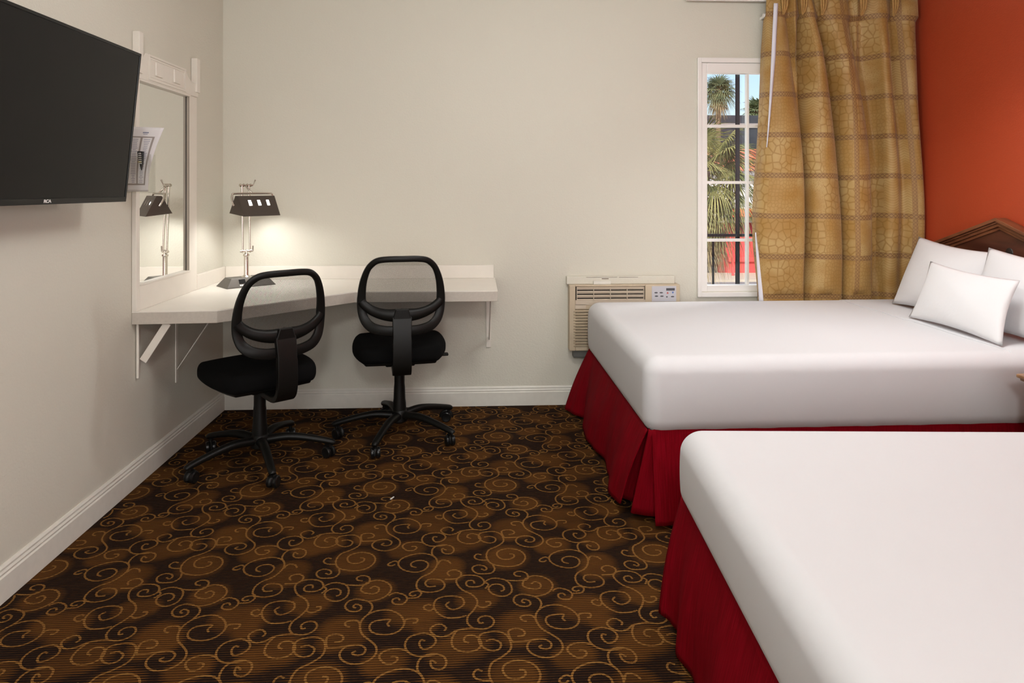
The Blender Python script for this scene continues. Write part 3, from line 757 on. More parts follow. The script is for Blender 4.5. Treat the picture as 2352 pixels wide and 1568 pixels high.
pn = MB(); pn.add([(x, y, z) for x in (XR-0.028, XR) for y, z in ((HY-HW+0.01, 0.45), (HY-HW+0.01, ze(HW)-0.02), (HY, HZ-0.03), (HY+HW-0.01, ze(HW)-0.02), (HY+HW-0.01, 0.45))],
                  [(0,1,2,3,4),(9,8,7,6,5),(0,5,6,1),(1,6,7,2),(2,7,8,3),(3,8,9,4),(4,9,5,0)])
pn.build('panel', M['cherry_dark'], hb, smooth=False)
mo = MB(); gable(mo, XR-0.062, XR, 0.0, 0.018); gable(mo, XR-0.052, XR, 0.018, 0.010, HW-0.01); gable(mo, XR-0.045, XR, 0.028, 0.016, HW-0.015); gable(mo, XR-0.036, XR, 0.044, 0.016, HW-0.02)
mo.build('top_moulding', M['cherry'], hb, smooth=False, bevel=0.003)
for sg in (-1, 1):
    MB().box((XR-0.045, HY+sg*HW-0.035, 0.40), (XR, HY+sg*HW+0.035, ze(HW)-0.01)).build('post', M['cherry'], hb, smooth=False, bevel=0.005)
MB().lathe([(0.024, 0), (0.022, 0.003), (0.014, 0.005)], (XR-0.028, HY-0.055, 0.965), (-1, 0, 0)).build('round_ornament', mat('dark_ornament', (0.02, 0.014, 0.012), 0.4), hb)

XR = XW
# ------------------------------------------------------------------ pillows
def pillow(name, label, bl0, br0, tl0, tr0, thick, group=None, flange=0.0):
    """four corners in the room; plump in the middle"""
    c = (Vector(bl0)+Vector(br0)+Vector(tl0)+Vector(tr0))/4
    bl, br, tl, tr_ = (Vector(p) for p in (bl0, br0, tl0, tr0))
    nrm = ((br-bl).cross(tl-bl)).normalized()
    N = 26; m_ = MB(); front = []; back = []
    for j in range(N+1):
        rf, rb = [], []
        for i in range(N+1):
            a, b = i/N, j/N
            # edges pull in between the corners
            ia = 0.5+(a-0.5)*(1-0.075*math.sin(PI*b)); ib = 0.5+(b-0.5)*(1-0.10*math.sin(PI*a))
            p = (bl*(1-ia)+br*ia)*(1-ib)+(tl*(1-ia)+tr_*ia)*ib
            e = (math.sin(PI*a)*math.sin(PI*b))
            h = thick/2*(max(0, e)**0.5)*(1-0.06*math.sin(a*9+b*4)*math.sin(b*7+1))
            if i in (0, N) or j in (0, N): h = 0.0
            rf.append(p+nrm*h); rb.append(p-nrm*h*0.75)
        front.append(rf); back.append(rb)
    m_.grid(front); m_.grid([list(reversed(r_)) for r_ in back])
    o = thing(name, label, 'pillow', c, 0, group)
    po = m_.build('pillowcase', M['pillow'], o)
    bm = bmesh.new(); bm.from_mesh(po.data); bmesh.ops.remove_doubles(bm, verts=bm.verts, dist=0.0001); bmesh.ops.recalc_face_normals(bm, faces=bm.faces); bm.to_mesh(po.data); bm.free()
    po.data.polygons.foreach_set('use_smooth', [True]*len(po.data.polygons))
    return o
ZB = 0.645
pillow('pillow', 'large white pillow leaning on the headboard nearest the curtain', (2.30, 3.69, ZB), (2.30, 3.09, ZB), (2.485, 3.735, 1.012), (2.485, 3.10, 0.975), 0.15)
pillow('pillow', 'large white pillow leaning on the headboard, cut by the right picture edge', (2.262, 3.10, ZB), (2.262, 2.50, ZB), (2.445, 3.155, 1.000), (2.445, 2.48, 0.965), 0.12)
pillow('pillow', 'small white accent pillow lying in front of the two large pillows', (2.135, 3.288, ZB), (2.115, 2.655, ZB), (2.270, 3.322, 0.918), (2.250, 2.728, 0.900), 0.095)

# ------------------------------------------------------------------ nightstand between the beds (only a corner shows)
nsd = thing('nightstand', 'golden brown wooden nightstand between the two beds', 'nightstand', (2.30, 2.19, 0))
NX = 1.962
tpz = 0.605
def rrect(x0, x1, y0, y1, r, n=5):
    out = []
    for cx, cy, a in ((x1-r, y1-r, 0), (x0+r, y1-r, 90), (x0+r, y0+r, 180), (x1-r, y0+r, 270)):
        for k in range(n+1): t = math.radians(a+90*k/n); out.append((cx+r*math.cos(t), cy+r*math.sin(t)))
    return out
tpm = MB()
for (ins, za, zb_) in ((0.0, tpz-0.012, tpz), (0.008, tpz-0.022, tpz-0.012), (0.020, tpz-0.034, tpz-0.022)):
    tpm.prism(rrect(NX+ins, 2.64, 1.975+ins, 2.405-ins, 0.012), 2, za, zb_)
tpm.build('top', M['oak'], nsd, smooth=False, bevel=0.003)
MB().box((NX+0.035, 2.00, 0.06), (2.635, 2.38, tpz-0.034)).build('cabinet', M['oak'], nsd, smooth=False, bevel=0.003)
for i in range(2):
    d_ = MB().box((NX+0.022, 2.02, 0.10+i*0.235), (NX+0.035, 2.36, 0.315+i*0.235)).build('drawer', M['oak'], nsd, smooth=False, bevel=0.003)
    MB().lathe([(0.006, 0), (0.012, 0.012), (0.010, 0.02)], (NX+0.022, 2.19, 0.21+i*0.235), (-1, 0, 0)).build('knob', M['steel'], d_)
for (lx, ly) in ((NX+0.06, 2.02), (NX+0.06, 2.36), (2.60, 2.02), (2.60, 2.36)):
    MB().box((lx-0.02, ly-0.02, 0), (lx+0.02, ly+0.02, 0.06)).build('foot', M['oak'], nsd, smooth=False)

# ------------------------------------------------------------------ desk (corner counter)
dk = thing('desk', 'white L-shaped corner desk fixed to the left and back walls', 'desk', (-1.0, 3.6, 0.70))
DZ, DB = 0.755, 0.700
poly = [(XL+0.001, 2.996), (-1.128, 3.015), (-0.63, 3.524), (0.101, 3.524), (0.101, YB-0.001), (XL+0.001, YB-0.001)]
MB().prism(poly, 2, DZ-0.004, DZ).build('desk_top', M['desk'], dk, smooth=False)
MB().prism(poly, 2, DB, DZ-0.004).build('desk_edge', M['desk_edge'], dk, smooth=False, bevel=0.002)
sp = MB(); sp.box((XL+0.019, YB-0.014, DZ), (0.093, YB-0.001, 0.832)); sp.box((XL+0.001, 3.64, DZ), (XL+0.018, YB-0.001, 0.832))
sp.build('backsplash', M['board'], dk, smooth=False, bevel=0.002)
def bracket(name_, lines, cls='wall_bracket'):
    mb = MB()
    for (p, q, hw, th, side) in lines:
        p, q = Vector(p), Vector(q); d = (q-p).normalized(); s_ = Vector(side).normalized(); n = d.cross(s_).normalized()
        vs = []
        for e in (p, q):
            vs += [e+s_*hw+n*th, e-s_*hw+n*th, e-s_*hw-n*th, e+s_*hw-n*th]
        mb.add(vs, [(0,1,2,3),(7,6,5,4),(0,4,5,1),(1,5,6,2),(2,6,7,3),(3,7,4,0)])
    return mb.build(name_, M['board'], dk, smooth=False, bevel=0.001)
# brace and back strip below the left end, seen against the left wall
bracket('wall_bracket', [((XL+0.010, 3.03, DB-0.001), (XL+0.010, 3.03, 0.462), 0.004, 0.005, (0, 1, 0)),
                         ((XL+0.03, 3.035, 0.535), (-1.345, 3.035, DB-0.001), 0.016, 0.004, (0.82, 0, -0.57))])
bracket('wall_bracket', [((XL+0.006, 3.42, DB-0.001), (XL+0.006, 3.42, 0.335), 0.012, 0.003, (0, 1, 0)),
                         ((XL+0.012, 3.42, 0.40), (-1.27, 3.42, DB-0.001), 0.010, 0.002, (0, 1, 0))])
bracket('wall_bracket', [((0.062, YB-0.005, DB-0.001), (0.062, YB-0.005, 0.345), 0.0145, 0.003, (1, 0, 0)),
                         ((0.066, YB-0.012, 0.40), (0.066, 3.62, DB-0.001), 0.003, 0.010, (1, 0, 0))])

# ------------------------------------------------------------------ vanity mirror board on the left wall
mr = thing('wall_mirror', 'tall mirror in white wooden surround on the left wall above the desk', 'mirror', (XL, 3.32, 0.84))
X0, X1 = XL+0.001, XL+0.020
ya, yb2 = 2.996, 3.64
gy0, gy1 = 3.027, 3.545; gz_a, gz_b = 0.862, 1.757
st = MB()
st.box((X0, ya, DZ), (X1, gy0, 1.757)); st.box((X0, gy1, DZ), (X1-0.005, yb2, 1.757))
st.box((X0, gy0, DZ), (X1, gy1, gz_a)); 
st.build('surround', M['board'], mr, smooth=False, bevel=0.002)
# header with quarter-round notches between it and the posts
hd = []
zt_, zb_ = 1.880, gz_b
n = 8
hp = [(3.000, zb_), (yb2, zb_), (yb2, 1.825)]
hp += [(3.600, 1.825)]+[(3.600-0.105*(1-math.cos(PI/2*k/n)) if False else 3.600-0.105*math.sin(PI/2*k/n), zt_-0.055*math.cos(PI/2*k/n)) for k in range(1, n+1)]
hp += [(3.09-0.045*math.sin(PI/2*k/n), zt_-0.06*(1-math.cos(PI/2*k/n))) for k in range(n+1)]+[(3.000, 1.82)]
hx = MB(); hx.prism(hp, 0, X0, X1+0.002); hx.build('header', M['board'], mr, smooth=False, bevel=0.003)
MB().box((X0, 3.600, 1.78), (X1+0.012, 3.640, 1.955)).build('post', M['board'], mr, smooth=False, bevel=0.002)
MB().box((X0, 3.0, 1.78), (X1+0.012, 3.035, 1.957)).build('post', M['board'], mr, smooth=False, bevel=0.002)
mould = MB()
for (o_, th, dx) in ((0.0, 0.010, 0.010), (0.014, 0.006, 0.006)):
    y0, y1, z0, z1 = 3.10+o_, 3.485-o_, 1.764+o_, 1.878-o_
    for a, b in (((y0, z0), (y1, z0+th)), ((y0, z1-th), (y1, z1)), ((y0, z0+th), (y0+th, z1-th)), ((y1-th, z0+th), (y1, z1-th))):
        mould.box((X1, a[0], a[1]), (X1+0.001+dx*0.5, b[0], b[1]))
mould.build('header_moulding', M['board'], mr, smooth=False, bevel=0.001)
for yy in (3.195, 3.38):
    MB().box((X1, yy-0.036, 1.790), (X1+0.010, yy+0.036, 1.855)).build('raised_square', M['board'], mr, smooth=False, bevel=0.006)
MB().box((X0-0.0005, gy0, gz_a), (X0+0.0008, gy1, gz_b)).build('mirror_glass', M['mirror'], mr, smooth=False)
for a, b in (((gy0, gz_a), (gy1, gz_a+0.006)), ((gy0, gz_b-0.008), (gy1, gz_b)),):
    rim = MB(); rim.box((X0+0.001, a[0], a[1]), (X1+0.003, b[0], b[1]))
    rim.build('glass_bead', M['board'], mr, smooth=False)
MB().box((X0+0.001, gy1-0.006, gz_a+0.004), (X1-0.0045, gy1, gz_b-0.004)).build('side_channel', M['channel'], mr, smooth=False)
MB().box((X0+0.0005, gy1-0.008, gz_a+0.004), (X0+0.0025, gy1-0.006, gz_b-0.004)).build('channel_gap', M['dark_gap'], mr, smooth=False)

# ------------------------------------------------------------------ clear holder with channel sheet and remote
HYp = 2.935
def H(u, v): return on_y(u, v, HYp)
hl = thing('document_holder', 'clear plastic wall holder between television and mirror', 'holder', (XL, HYp, H(320, 442).z))
hz0, hz1 = H(320, 443).z, H(320, 292).z
hxr = H(356, 443).x
hm = MB(); hm.box((XL+0.002, HYp+0.004, hz0), (hxr, HYp+0.006, hz1-0.02)); hm.box((XL+0.002, HYp-0.055, hz0), (hxr, HYp-0.053, hz0+0.15))
hm.box((hxr-0.002, HYp-0.055, hz0), (hxr, HYp+0.006, hz0+0.16)); hm.box((XL+0.002, HYp-0.055, hz0), (hxr, HYp+0.006, hz0+0.003)); hm.box((XL, HYp-0.055, hz0), (XL+0.004, HYp+0.006, hz1-0.02))
hm.build('acrylic_pocket', M['acrylic'], hl, smooth=False)
sheet_t = thing('channel_list', 'white sheet with printed channel grid standing in the clear holder', 'paper', (XL+0.08, HYp, hz0+0.004))
M['paper'] = mat('white_paper', (0.74, 0.72, 0.73), 0.7)
M['paper_grey'] = mat('printed_grey', (0.33, 0.29, 0.27), 0.7); M['paper_ink'] = mat('printed_ink', (0.27, 0.28, 0.36), 0.7)
def S(a, b, off=0.0):
    """sheet surface: a 0..1 across, b 0..1 up; leans and curls"""
    x0 = XL+0.018; xr = H(318+55*b**1.2-1, 400).x if False else (x0+0.080+0.074*b**1.3)
    x = x0+(xr-x0)*a; y = HYp-0.010-0.020*math.sin(PI*b)*(0.4+a*0.6)-0.02*b+0.012*a*a
    return Vector((x, y-off, hz0+0.006+(hz1-hz0-0.006)*b-0.004*a*b))
sg_ = MB(); sg_.grid([[S(i/12, j/24) for i in range(13)] for j in range(25)]); so = sg_.build('paper_sheet', M['paper'], sheet_t, solid=0.0005)
def strip(mb, a0, a1, b0, b1, off=0.0008, n=8):
    rows = [[S(a0+(a1-a0)*i/3, b0+(b1-b0)*j/n, off) for i in range(4)] for j in range(n+1)]; mb.grid(rows)
gm = MB(); strip(gm, 0.02, 0.86, 0.835, 0.855); strip(gm, 0.47, 0.53, 0.12, 0.84); strip(gm, 0.80, 0.86, 0.12, 0.845); strip(gm, 0.02, 0.86, 0.10, 0.125); gm.build('printed_border', M['paper_grey'], so)
im = MB(); rnd = random.Random(3)
for j in range(26):
    b = 0.14+j*0.0265
    for (a0, a1) in ((0.20, 0.44), (0.56, 0.78)):
        w = rnd.uniform(0.4, 0.9)*(a1-a0); strip(im, (a0+a1-w)/2, (a0+a1+w)/2, b, b+0.008, 0.0008, 1)
strip(im, 0.50, 0.66, 0.905, 0.925, 0.0008, 1); strip(im, 0.52, 0.64, 0.885, 0.893, 0.0008, 1)
im.build('printed_rows', M['paper_ink'], so)
rc = thing('remote_control', 'small black remote control inside the clear holder', 'remote control', (XL+0.085, HYp-0.045, H(320, 390).z))
HR = lambda u, v: on_y(u, v, HYp-0.050)
rp = [HR(314, 347), HR(328, 347.5), HR(326, 378), HR(323, 391), HR(318, 372)]
rb_ = MB(); rb_.prism([(p.x+0.001, p.z) for p in rp], 1, HYp-0.050, HYp-0.038); rb_.build('case', M['black_gloss'], rc, smooth=False, bevel=0.002)
bt = MB()
for j in range(6):
    for i in range(2):
        p = HR(319.5+i*3.6+j*0.2, 352+j*4.6); bt.box((p.x-0.002, HYp-0.0515, p.z-0.002), (p.x+0.002, HYp-0.0495, p.z+0.002))
bt.build('buttons', M['white_print'], rc, smooth=False)
p = HR(321, 371.5); MB().box((p.x-0.007, HYp-0.0512, p.z-0.002), (p.x+0.007, HYp-0.0498, p.z+0.002)).build('yellow_button', mat('yellow_rubber', (0.5, 0.4, 0.1), 0.5), rc, smooth=False)

# ------------------------------------------------------------------ television on its wall mount
TB = on_x(290, 463, -1.288); TT = on_x(325.5, 124, -1.232)
yE = (TB.y+TT.y)/2; TVW = 0.965
lean = math.atan2(TT.x-TB.x, TT.z-TB.z); hgt = math.hypot(TT.x-TB.x, TT.z-TB.z)
tv = thing('television', 'large black flat-screen television tilted on the left wall', 'television', (XL, yE-TVW/2, TB.z))
bx = Vector((TB.x, 0, TB.z)); upv = Vector((math.sin(lean), 0, math.cos(lean))); outv = Vector((math.cos(lean), 0, -math.sin(lean)))
def TVbox(mb, y0, y1, h0, h1, d0, d1):
    vs = [bx+upv*h+outv*d+Vector((0, y, 0)) for d in (d0, d1) for h in (h0, h1) for y in (y0, y1)]
    mb.add(vs, [(0,1,3,2),(4,6,7,5),(0,4,5,1),(2,3,7,6),(0,2,6,4),(1,5,7,3)])
tb = MB(); Y0, Y1 = yE-TVW, yE
TVbox(tb, Y0, Y1, 0, hgt, -0.035, -0.004)
for a in ((Y0, Y1, 0, 0.018), (Y0, Y1, hgt-0.010, hgt), (Y0, Y0+0.009, 0, hgt), (Y1-0.009, Y1, 0, hgt)): TVbox(tb, *a, -0.004, 0.0)
tb.build('housing', M['tv_bezel'], tv, smooth=False, bevel=0.0015)
sc_ = MB(); TVbox(sc_, Y0+0.009, Y1-0.009, 0.018, hgt-0.010, -0.0045, -0.0025); sc_.build('screen', M['tv_screen'], tv, smooth=False)
bk = MB(); TVbox(bk, Y0+0.15, Y1-0.15, 0.06, hgt-0.12, -0.075, -0.035); bk.build('rear_cover', M['tv_bezel'], tv, smooth=False, bevel=0.01)
mt = MB(); yc = yE-TVW/2
mt.box((XL+0.001, yc-0.12, 1.35), (XL+0.02, yc+0.12, 1.62)); mt.box((XL+0.02, yc-0.03, 1.44), (TB.x-0.03, yc+0.03, 1.50)); mt.build('wall_mount', M['black_plastic'], tv, smooth=False)
lg = bpy.data.curves.new('brand_logo', 'FONT'); lg.body = 'RCA'; lg.size = 0.0155; lg.offset = 0.00045; lg.align_x = 'CENTER'; lg.align_y = 'CENTER'; lg.extrude = 0.0002
lg.space_character = 0.86
tmp = bpy.data.objects.new('brand_logo_text', lg); COL.objects.link(tmp); bpy.context.view_layer.update()
lme = bpy.data.meshes.new_from_object(tmp.evaluated_get(bpy.context.evaluated_depsgraph_get())); bpy.data.objects.remove(tmp)
lme.materials.clear(); lme.materials.append(M['white_print'])
lgo = bpy.data.objects.new('brand_logo', lme); COL.objects.link(lgo); lgo.parent = tv
lx = Vector((0, 1, 0)); R3 = Matrix((lx, upv, outv)).transposed()
lc = on_x(108, 457.5, TB.x)
pos = bx+upv*0.0095+outv*0.0004+Vector((0, lc.y, 0))
lgo.matrix_local = parent_world(tv).inverted() @ (Matrix.Translation(pos) @ R3.to_4x4() @ Matrix.Diagonal((1.25, 0.85, 1, 1)))

# ------------------------------------------------------------------ desk lamp
lp = thing('desk_lamp', 'pewter banker desk lamp with metal shade lit on the corner desk', 'lamp', (-1.262, 3.79, DZ+0.0005), math.radians(40))
bs = MB()
def frust(mb, bx_, by_, tx_, ty_, z0, z1, oy=0):
    vs = [(-bx_, -by_, z0), (bx_, -by_, z0), (bx_, by_, z0), (-bx_, by_, z0), (-tx_, -ty_+oy, z1), (tx_, -ty_+oy, z1), (tx_, ty_+oy, z1), (-tx_, ty_+oy, z1)]
    mb.add(vs, [(0,3,2,1),(4,5,6,7),(0,1,5,4),(1,2,6,5),(2,3,7,6),(3,0,4,7)])
frust(bs, 0.132, 0.078, 0.132, 0.078, 0, 0.004); frust(bs, 0.130, 0.076, 0.098, 0.045, 0.004, 0.047)
bso = bs.build('base', M['pewter'], lp, smooth=False, bevel=0.0015, local=True)
# outlets and a small label on the sloping front of the base
def onslope(x, h):   # h 0..1 up the slope
    return Vector((x, -0.076+0.031*h-0.0008, 0.004+0.043*h))
for xo in (-0.045, 0.018):
    q = MB(); a, b, c, d = onslope(xo-0.017, 0.38), onslope(xo+0.017, 0.38), onslope(xo+0.017, 0.85), onslope(xo-0.017, 0.85)
    n_ = Vector((0, -0.0012, 0.0008)); q.add([a, b, c, d, a+n_, b+n_, c+n_, d+n_], [(0,1,5,4),(1,2,6,5),(2,3,7,6),(3,0,4,7),(4,5,6,7)]); q.build('outlet', M['black_gloss'], bso, smooth=False, local=True)
q = MB()
for i in range(4):
    x = -0.062+i*0.0095; a, b, c, d = onslope(x, 0.10), onslope(x+0.0075, 0.10), onslope(x+0.0075, 0.27), onslope(x, 0.27)
    n_ = Vector((0, -0.0006, 0.0004)); q.add([a+n_, b+n_, c+n_, d+n_], [(0,1,2,3)])
q.build('label', M['white_print'], bso, smooth=False, local=True)
MB().lathe([(0.026, 0.047), (0.024, 0.050), (0.014, 0.056), (0.0125, 0.062), (0.0125, 0.158), (0.016, 0.160), (0.017, 0.165), (0.016, 0.170), (0.010, 0.172), (0.008, 0.178), (0.010, 0.183), (0.006, 0.188)], (0, 0, 0), n=24).build('post', M['steel'], lp, local=True)
kn = MB(); kz = 0.186
kn.cyl((-0.034, 0, kz), (0.034, 0, kz), 0.0055)
for x in (-0.022, 0.0, 0.022): kn.lathe([(0.005, -0.006), (0.009, -0.003), (0.009, 0.003), (0.005, 0.006)], (x, 0, kz), (1, 0, 0))
kn.cyl((0.036, 0, kz-0.002), (0.036, -0.002, kz+0.028), 0.004)
kn.build('lower_joint', M['steel'], lp, local=True)
topz = 0.545
for x in (-0.020, 0.020):
    MB().tube([(x, 0, kz), (x*0.95, 0.012, topz)], 0.0052, 12).build('arm_rod', M['steel'], lp, local=True)
kt = MB(); kt.cyl((-0.032, 0.012, topz), (0.040, 0.012, topz), 0.005)
for x in (-0.028, -0.010, 0.010, 0.028): kt.lathe([(0.005, -0.006), (0.009, -0.003), (0.009, 0.003), (0.005, 0.006)], (x, 0.012, topz), (1, 0, 0))
kt.tube([(0.040, 0.012, topz), (0.046, 0.008, topz+0.012), (0.052, 0.004, topz+0.030)], [0.003, 0.003, 0.0052], 8)
kt.build('upper_joint', M['steel'], lp, local=True)
SY, SZ = -0.055, 0.0     # shade centre offset
yk = MB(); yz = topz-0.045; SH = 0.125

HEAD = Matrix.Translation((0.026, 0.008, 0)) @ Matrix.Translation((0, -0.03, 0)) @ Matrix.Rotation(math.radians(13), 4, 'Z') @ Matrix.Translation((0, 0.03, 0))
ypts = [(-SH-0.004, SY-0.0, 0.435), (-SH-0.006, SY+0.008, 0.450), (-SH-0.004, SY+0.020, 0.475), (-SH+0.002, SY+0.025, 0.494), (-SH+0.018, SY+0.025, yz), (0, SY+0.025, yz+0.001), (SH-0.018, SY+0.025, yz), (SH-0.002, SY+0.025, 0.494), (SH+0.004, SY+0.020, 0.475), (SH+0.006, SY+0.008, 0.450), (SH+0.004, SY, 0.435)]
yk.tube(crom(ypts, 5), 0.0055, 10)
yk.xf(HEAD); yk.tube(crom([(0.0, 0.012, topz), (0.006, -0.008, topz-0.02), HEAD @ Vector((0, SY+0.025, yz))], 4), 0.005, 10)
yk.build('yoke', M['steel'], lp, local=True)
# shade: open trough, end section ridge / front skirt / back skirt, with three cut-out windows in the front
shd = MB(); sw = 0.113; rz_, ry = 0.487, SY
A_f, A_b = (SY-0.062, 0.380), (SY+0.066, 0.395); rf, rbk = (SY-0.010, rz_), (SY+0.014, rz_)
def q4(p, q): return p[0]+(q[0]-p[0]), p
def front(x, h): # h 0 bottom ..1 ridge
    return Vector((x*(1-0.10*0), A_f[0]+(rf[0]-A_f[0])*h, A_f[1]+(rf[1]-A_f[1])*h))
cuts = [(-0.062, -0.042), (-0.006, 0.014), (0.050, 0.070)]; hc = (0.52, 0.80)
xs = [-sw]+[c for p in cuts for c in p]+[sw]
for i in range(len(xs)-1):
    hs = [(0, hc[0]), (hc[1], 1)] if i % 2 == 1 else [(0, 1)]
    for (h0, h1) in hs: shd.add([front(xs[i], h0), front(xs[i+1], h0), front(xs[i+1], h1), front(xs[i], h1)], [(0, 1, 2, 3)])
shd.add([(-sw, *rf), (sw, *rf), (sw, *rbk), (-sw, *rbk)], [(0, 1, 2, 3)])
shd.add([(-sw, *rbk), (sw, *rbk), (sw, *A_b), (-sw, *A_b)], [(0, 1, 2, 3)])
for x in (-sw, sw): shd.add([(x, *A_f), (x, *rf), (x, *rbk), (x, *A_b)], [(0, 1, 2, 3)])
shd.xf(HEAD); sho = shd.build('shade', M['shade'], lp, smooth=False, solid=0.0015, local=True, recalc=False)
gl_m = mat('lit_lamp_window', (0.9, 0.9, 0.9), 0.5, emit=(1.0, 0.96, 0.9), emit_s=3.0)
for (c0, c1) in cuts:
    wv = MB(); off = Vector((0, 0.003, -0.0015)); wv.add([front(c0-0.001, hc[0]-0.01)+off, front(c1+0.001, hc[0]-0.01)+off, front(c1+0.001, hc[1]+0.01)+off, front(c0-0.001, hc[1]+0.01)+off], [(0, 1, 2, 3)])
    wv.xf(HEAD); wo = wv.build('shade_window', gl_m, sho, smooth=False, local=True); wo['label'] = 'lit rectangular opening'
bulb_m = mat('lit_tube_bulb', (1, 1, 1), 0.4, emit=(1.0, 0.96, 0.9), emit_s=9)
MB().cyl((-0.075, SY+0.002, 0.445), (0.075, SY+0.002, 0.445), 0.009).xf(HEAD).build('bulb', bulb_m, lp, local=True)
lw_ = parent_world(lp)
lloc = lw_ @ HEAD @ Vector((0, SY+0.002, 0.425))
ll = light('desk_lamp_light', 'AREA', lloc, 2.1, (1.0, 0.98, 0.95), size=0.17, size_y=0.07, target=lloc+Vector((0, 0, -1)))
ll.rotation_euler = (0, 0, math.radians(53))

# ------------------------------------------------------------------ task chairs (local: faces +y, origin on the floor)
def make_chair(label):
    t = thing('office_chair', label, 'chair', (0, 0, 0), 0, 'black mesh office chairs at the corner desk')
    hub = MB(); hub.lathe([(0.030, 0.070), (0.042, 0.080), (0.042, 0.118), (0.036, 0.135), (0.030, 0.14)], (0, 0, 0), n=24)
    for k in range(5):
        a = math.radians(72*k); d = Vector((math.cos(a), math.sin(a), 0)); R = 0.318
        pts = [d*0.03+Vector((0, 0, 0.108)), d*0.12+Vector((0, 0, 0.116)), d*0.21+Vector((0, 0, 0.104)), d*R+Vector((0, 0, 0.078)), d*(R+0.018)+Vector((0, 0, 0.068))]
        pp = crom(pts, 5); n = len(pp)
        hub.tube(pp, [0.024-0.010*(i/(n-1)) for i in range(n)], 12, flat=(1.0, 0.85), up=(0, 0, 1))
    bo = hub.build('base', M['black_plastic'], t, local=True)
    for k in range(5):
        a = math.radians(72*k); d = Vector((math.cos(a), math.sin(a), 0)); R = 0.320; c = d*R
        sw_ = a+PI/2+(0.5 if k % 2 else -0.7); ax = Vector((math.cos(sw_), math.sin(sw_), 0)); bk_ = Vector((-ax.y, ax.x, 0))
        cs = MB(); cs.cyl(c+Vector((0, 0, 0.050)), c+Vector((0, 0, 0.078)), 0.008)
        w0 = c+bk_*0.012+Vector((0, 0, 0.027))
        # hood over the wheels
        for i in range(7):
            pass
        arc = [w0+bk_*(0.029*math.cos(th))+Vector((0, 0, 0.029*math.sin(th))) for th in [math.radians(q) for q in range(-10, 200, 20)]]
        cs.tube(arc, 0.006, 8, flat=(1.7, 0.6))
        co = cs.build('caster', M['black_plastic'], t, local=True)
        for sg in (-1, 1):
            wh = MB(); wh.lathe([(0.010, -0.009), (0.022, -0.009), (0.026, -0.006), (0.027, 0), (0.026, 0.006), (0.022, 0.009), (0.010, 0.007)], w0+ax*0.014*sg, ax*sg, 20)
            wh.build('wheel', M['black_gloss'], co, local=True)
    cl = MB(); cl.lathe([(0.036, 0.10), (0.034, 0.17), (0.031, 0.19), (0.029, 0.25), (0.027, 0.27), (0.027, 0.34)], (0, 0, 0), n=20); cl.build('column_cover', M['black_plastic'], t, local=True)
    MB().cyl((0, 0, 0.33), (0, 0, 0.40), 0.014).build('gas_cylinder', M['steel'], t, local=True)
    # seat
    def seatf(p):
        q = p.copy()
        e = max(0, 1-(q.x/0.24)**2)*max(0, 1-(q.y/0.24)**2)
        if q.z > 0: q.z += 0.012*e
        if q.y > 0.1: q.z -= (q.y-0.1)**2*0.9                       # waterfall front
        q.x *= 1-0.16*max(0, (-q.y)/0.24)**2-0.05*max(0, q.y/0.24)**4
        k = (abs(q.x)/0.24)**2.4*(abs(q.y)/0.235)**2.4; q.x *= 1-0.12*k; q.y *= 1-0.12*k
        return q
    MB().rbox((0, 0.02, 0.462), (0.480, 0.465, 0.084), 0.036, 10, seatf).build('seat', M['black_fabric'], t, local=True)
    MB().rbox((0, 0.02, 0.424), (0.41, 0.40, 0.034), 0.013, 6, seatf).build('seat_pan', M['black_plastic'], t, local=True)
    MB().rbox((0, 0.0, 0.402), (0.15, 0.20, 0.042), 0.010, 4).build('tilt_mechanism', M['black_plastic'], t, local=True)
    lv = MB(); lv.tube([(0.05, 0.04, 0.405), (0.20, 0.05, 0.405), (0.225, 0.05, 0.400)], 0.005, 8); lv.rbox((0.235, 0.05, 0.398), (0.05, 0.028, 0.014), 0.005, 2); lv.build('lever', M['black_plastic'], t, local=True)
    # backrest
    def yb_(x, z):
        return -0.262-0.035*((z-0.70)/0.26 if z > 0.70 else 0)**1.3-0.05*((0.70-z)/0.12 if z < 0.70 else 0)**1.5*0.3+0.85*x*x
    half = [(0.0, 0.960), (0.075, 0.959), (0.125, 0.951), (0.160, 0.926), (0.182, 0.885), (0.199, 0.835), (0.208, 0.780), (0.210, 0.725), (0.204, 0.676), (0.186, 0.634), (0.150, 0.603), (0.095, 0.588), (0.045, 0.585)]
    outl = half+[(-x, z) for x, z in reversed(half) if x > 0]
    loop = crom([(x*0.965, 0, z if z < 0.9 else z-0.006) for x, z in outl], 4, closed=True)
    loop3 = [Vector((p.x, yb_(p.x, p.z), p.z)) for p in loop]
    fr = MB()
    L = len(loop3); rings = []
    # flat-ish frame section: wide in the plane of the back, shallow front to back
    cen = Vector((0, 0, 0.77)); nn = 10; vs = []; fs = []
    for i, p in enumerate(loop3):
        tdir = (loop3[(i+1) % L]-loop3[(i-1) % L]).normalized(); out = Vector((0, -1, 0)).cross(tdir)
        if out.dot(Vector((p.x, 0, p.z-0.77))) < 0: out = -out
        out.normalize(); nr = tdir.cross(out).normalized()
        wd = 0.0150+0.0065*max(0, min(1, (0.90-p.z)/0.15))+0.003*max(0, min(1, (0.66-p.z)/0.06)); dp = 0.012
        for k in range(nn):
            th = 2*PI*k/nn; cx_, sy_ = math.cos(th), math.sin(th)
            cx_ = math.copysign(abs(cx_)**0.7, cx_); sy_ = math.copysign(abs(sy_)**0.7, sy_)
            vs.append(p+out*(cx_*wd-wd*0.55)+nr*sy_*dp)
    for i in range(L):
        j = (i+1) % L
        for k in range(nn): fs.append((i*nn+k, i*nn+(k+1) % nn, j*nn+(k+1) % nn, j*nn+k))
    fr.add(vs, fs)
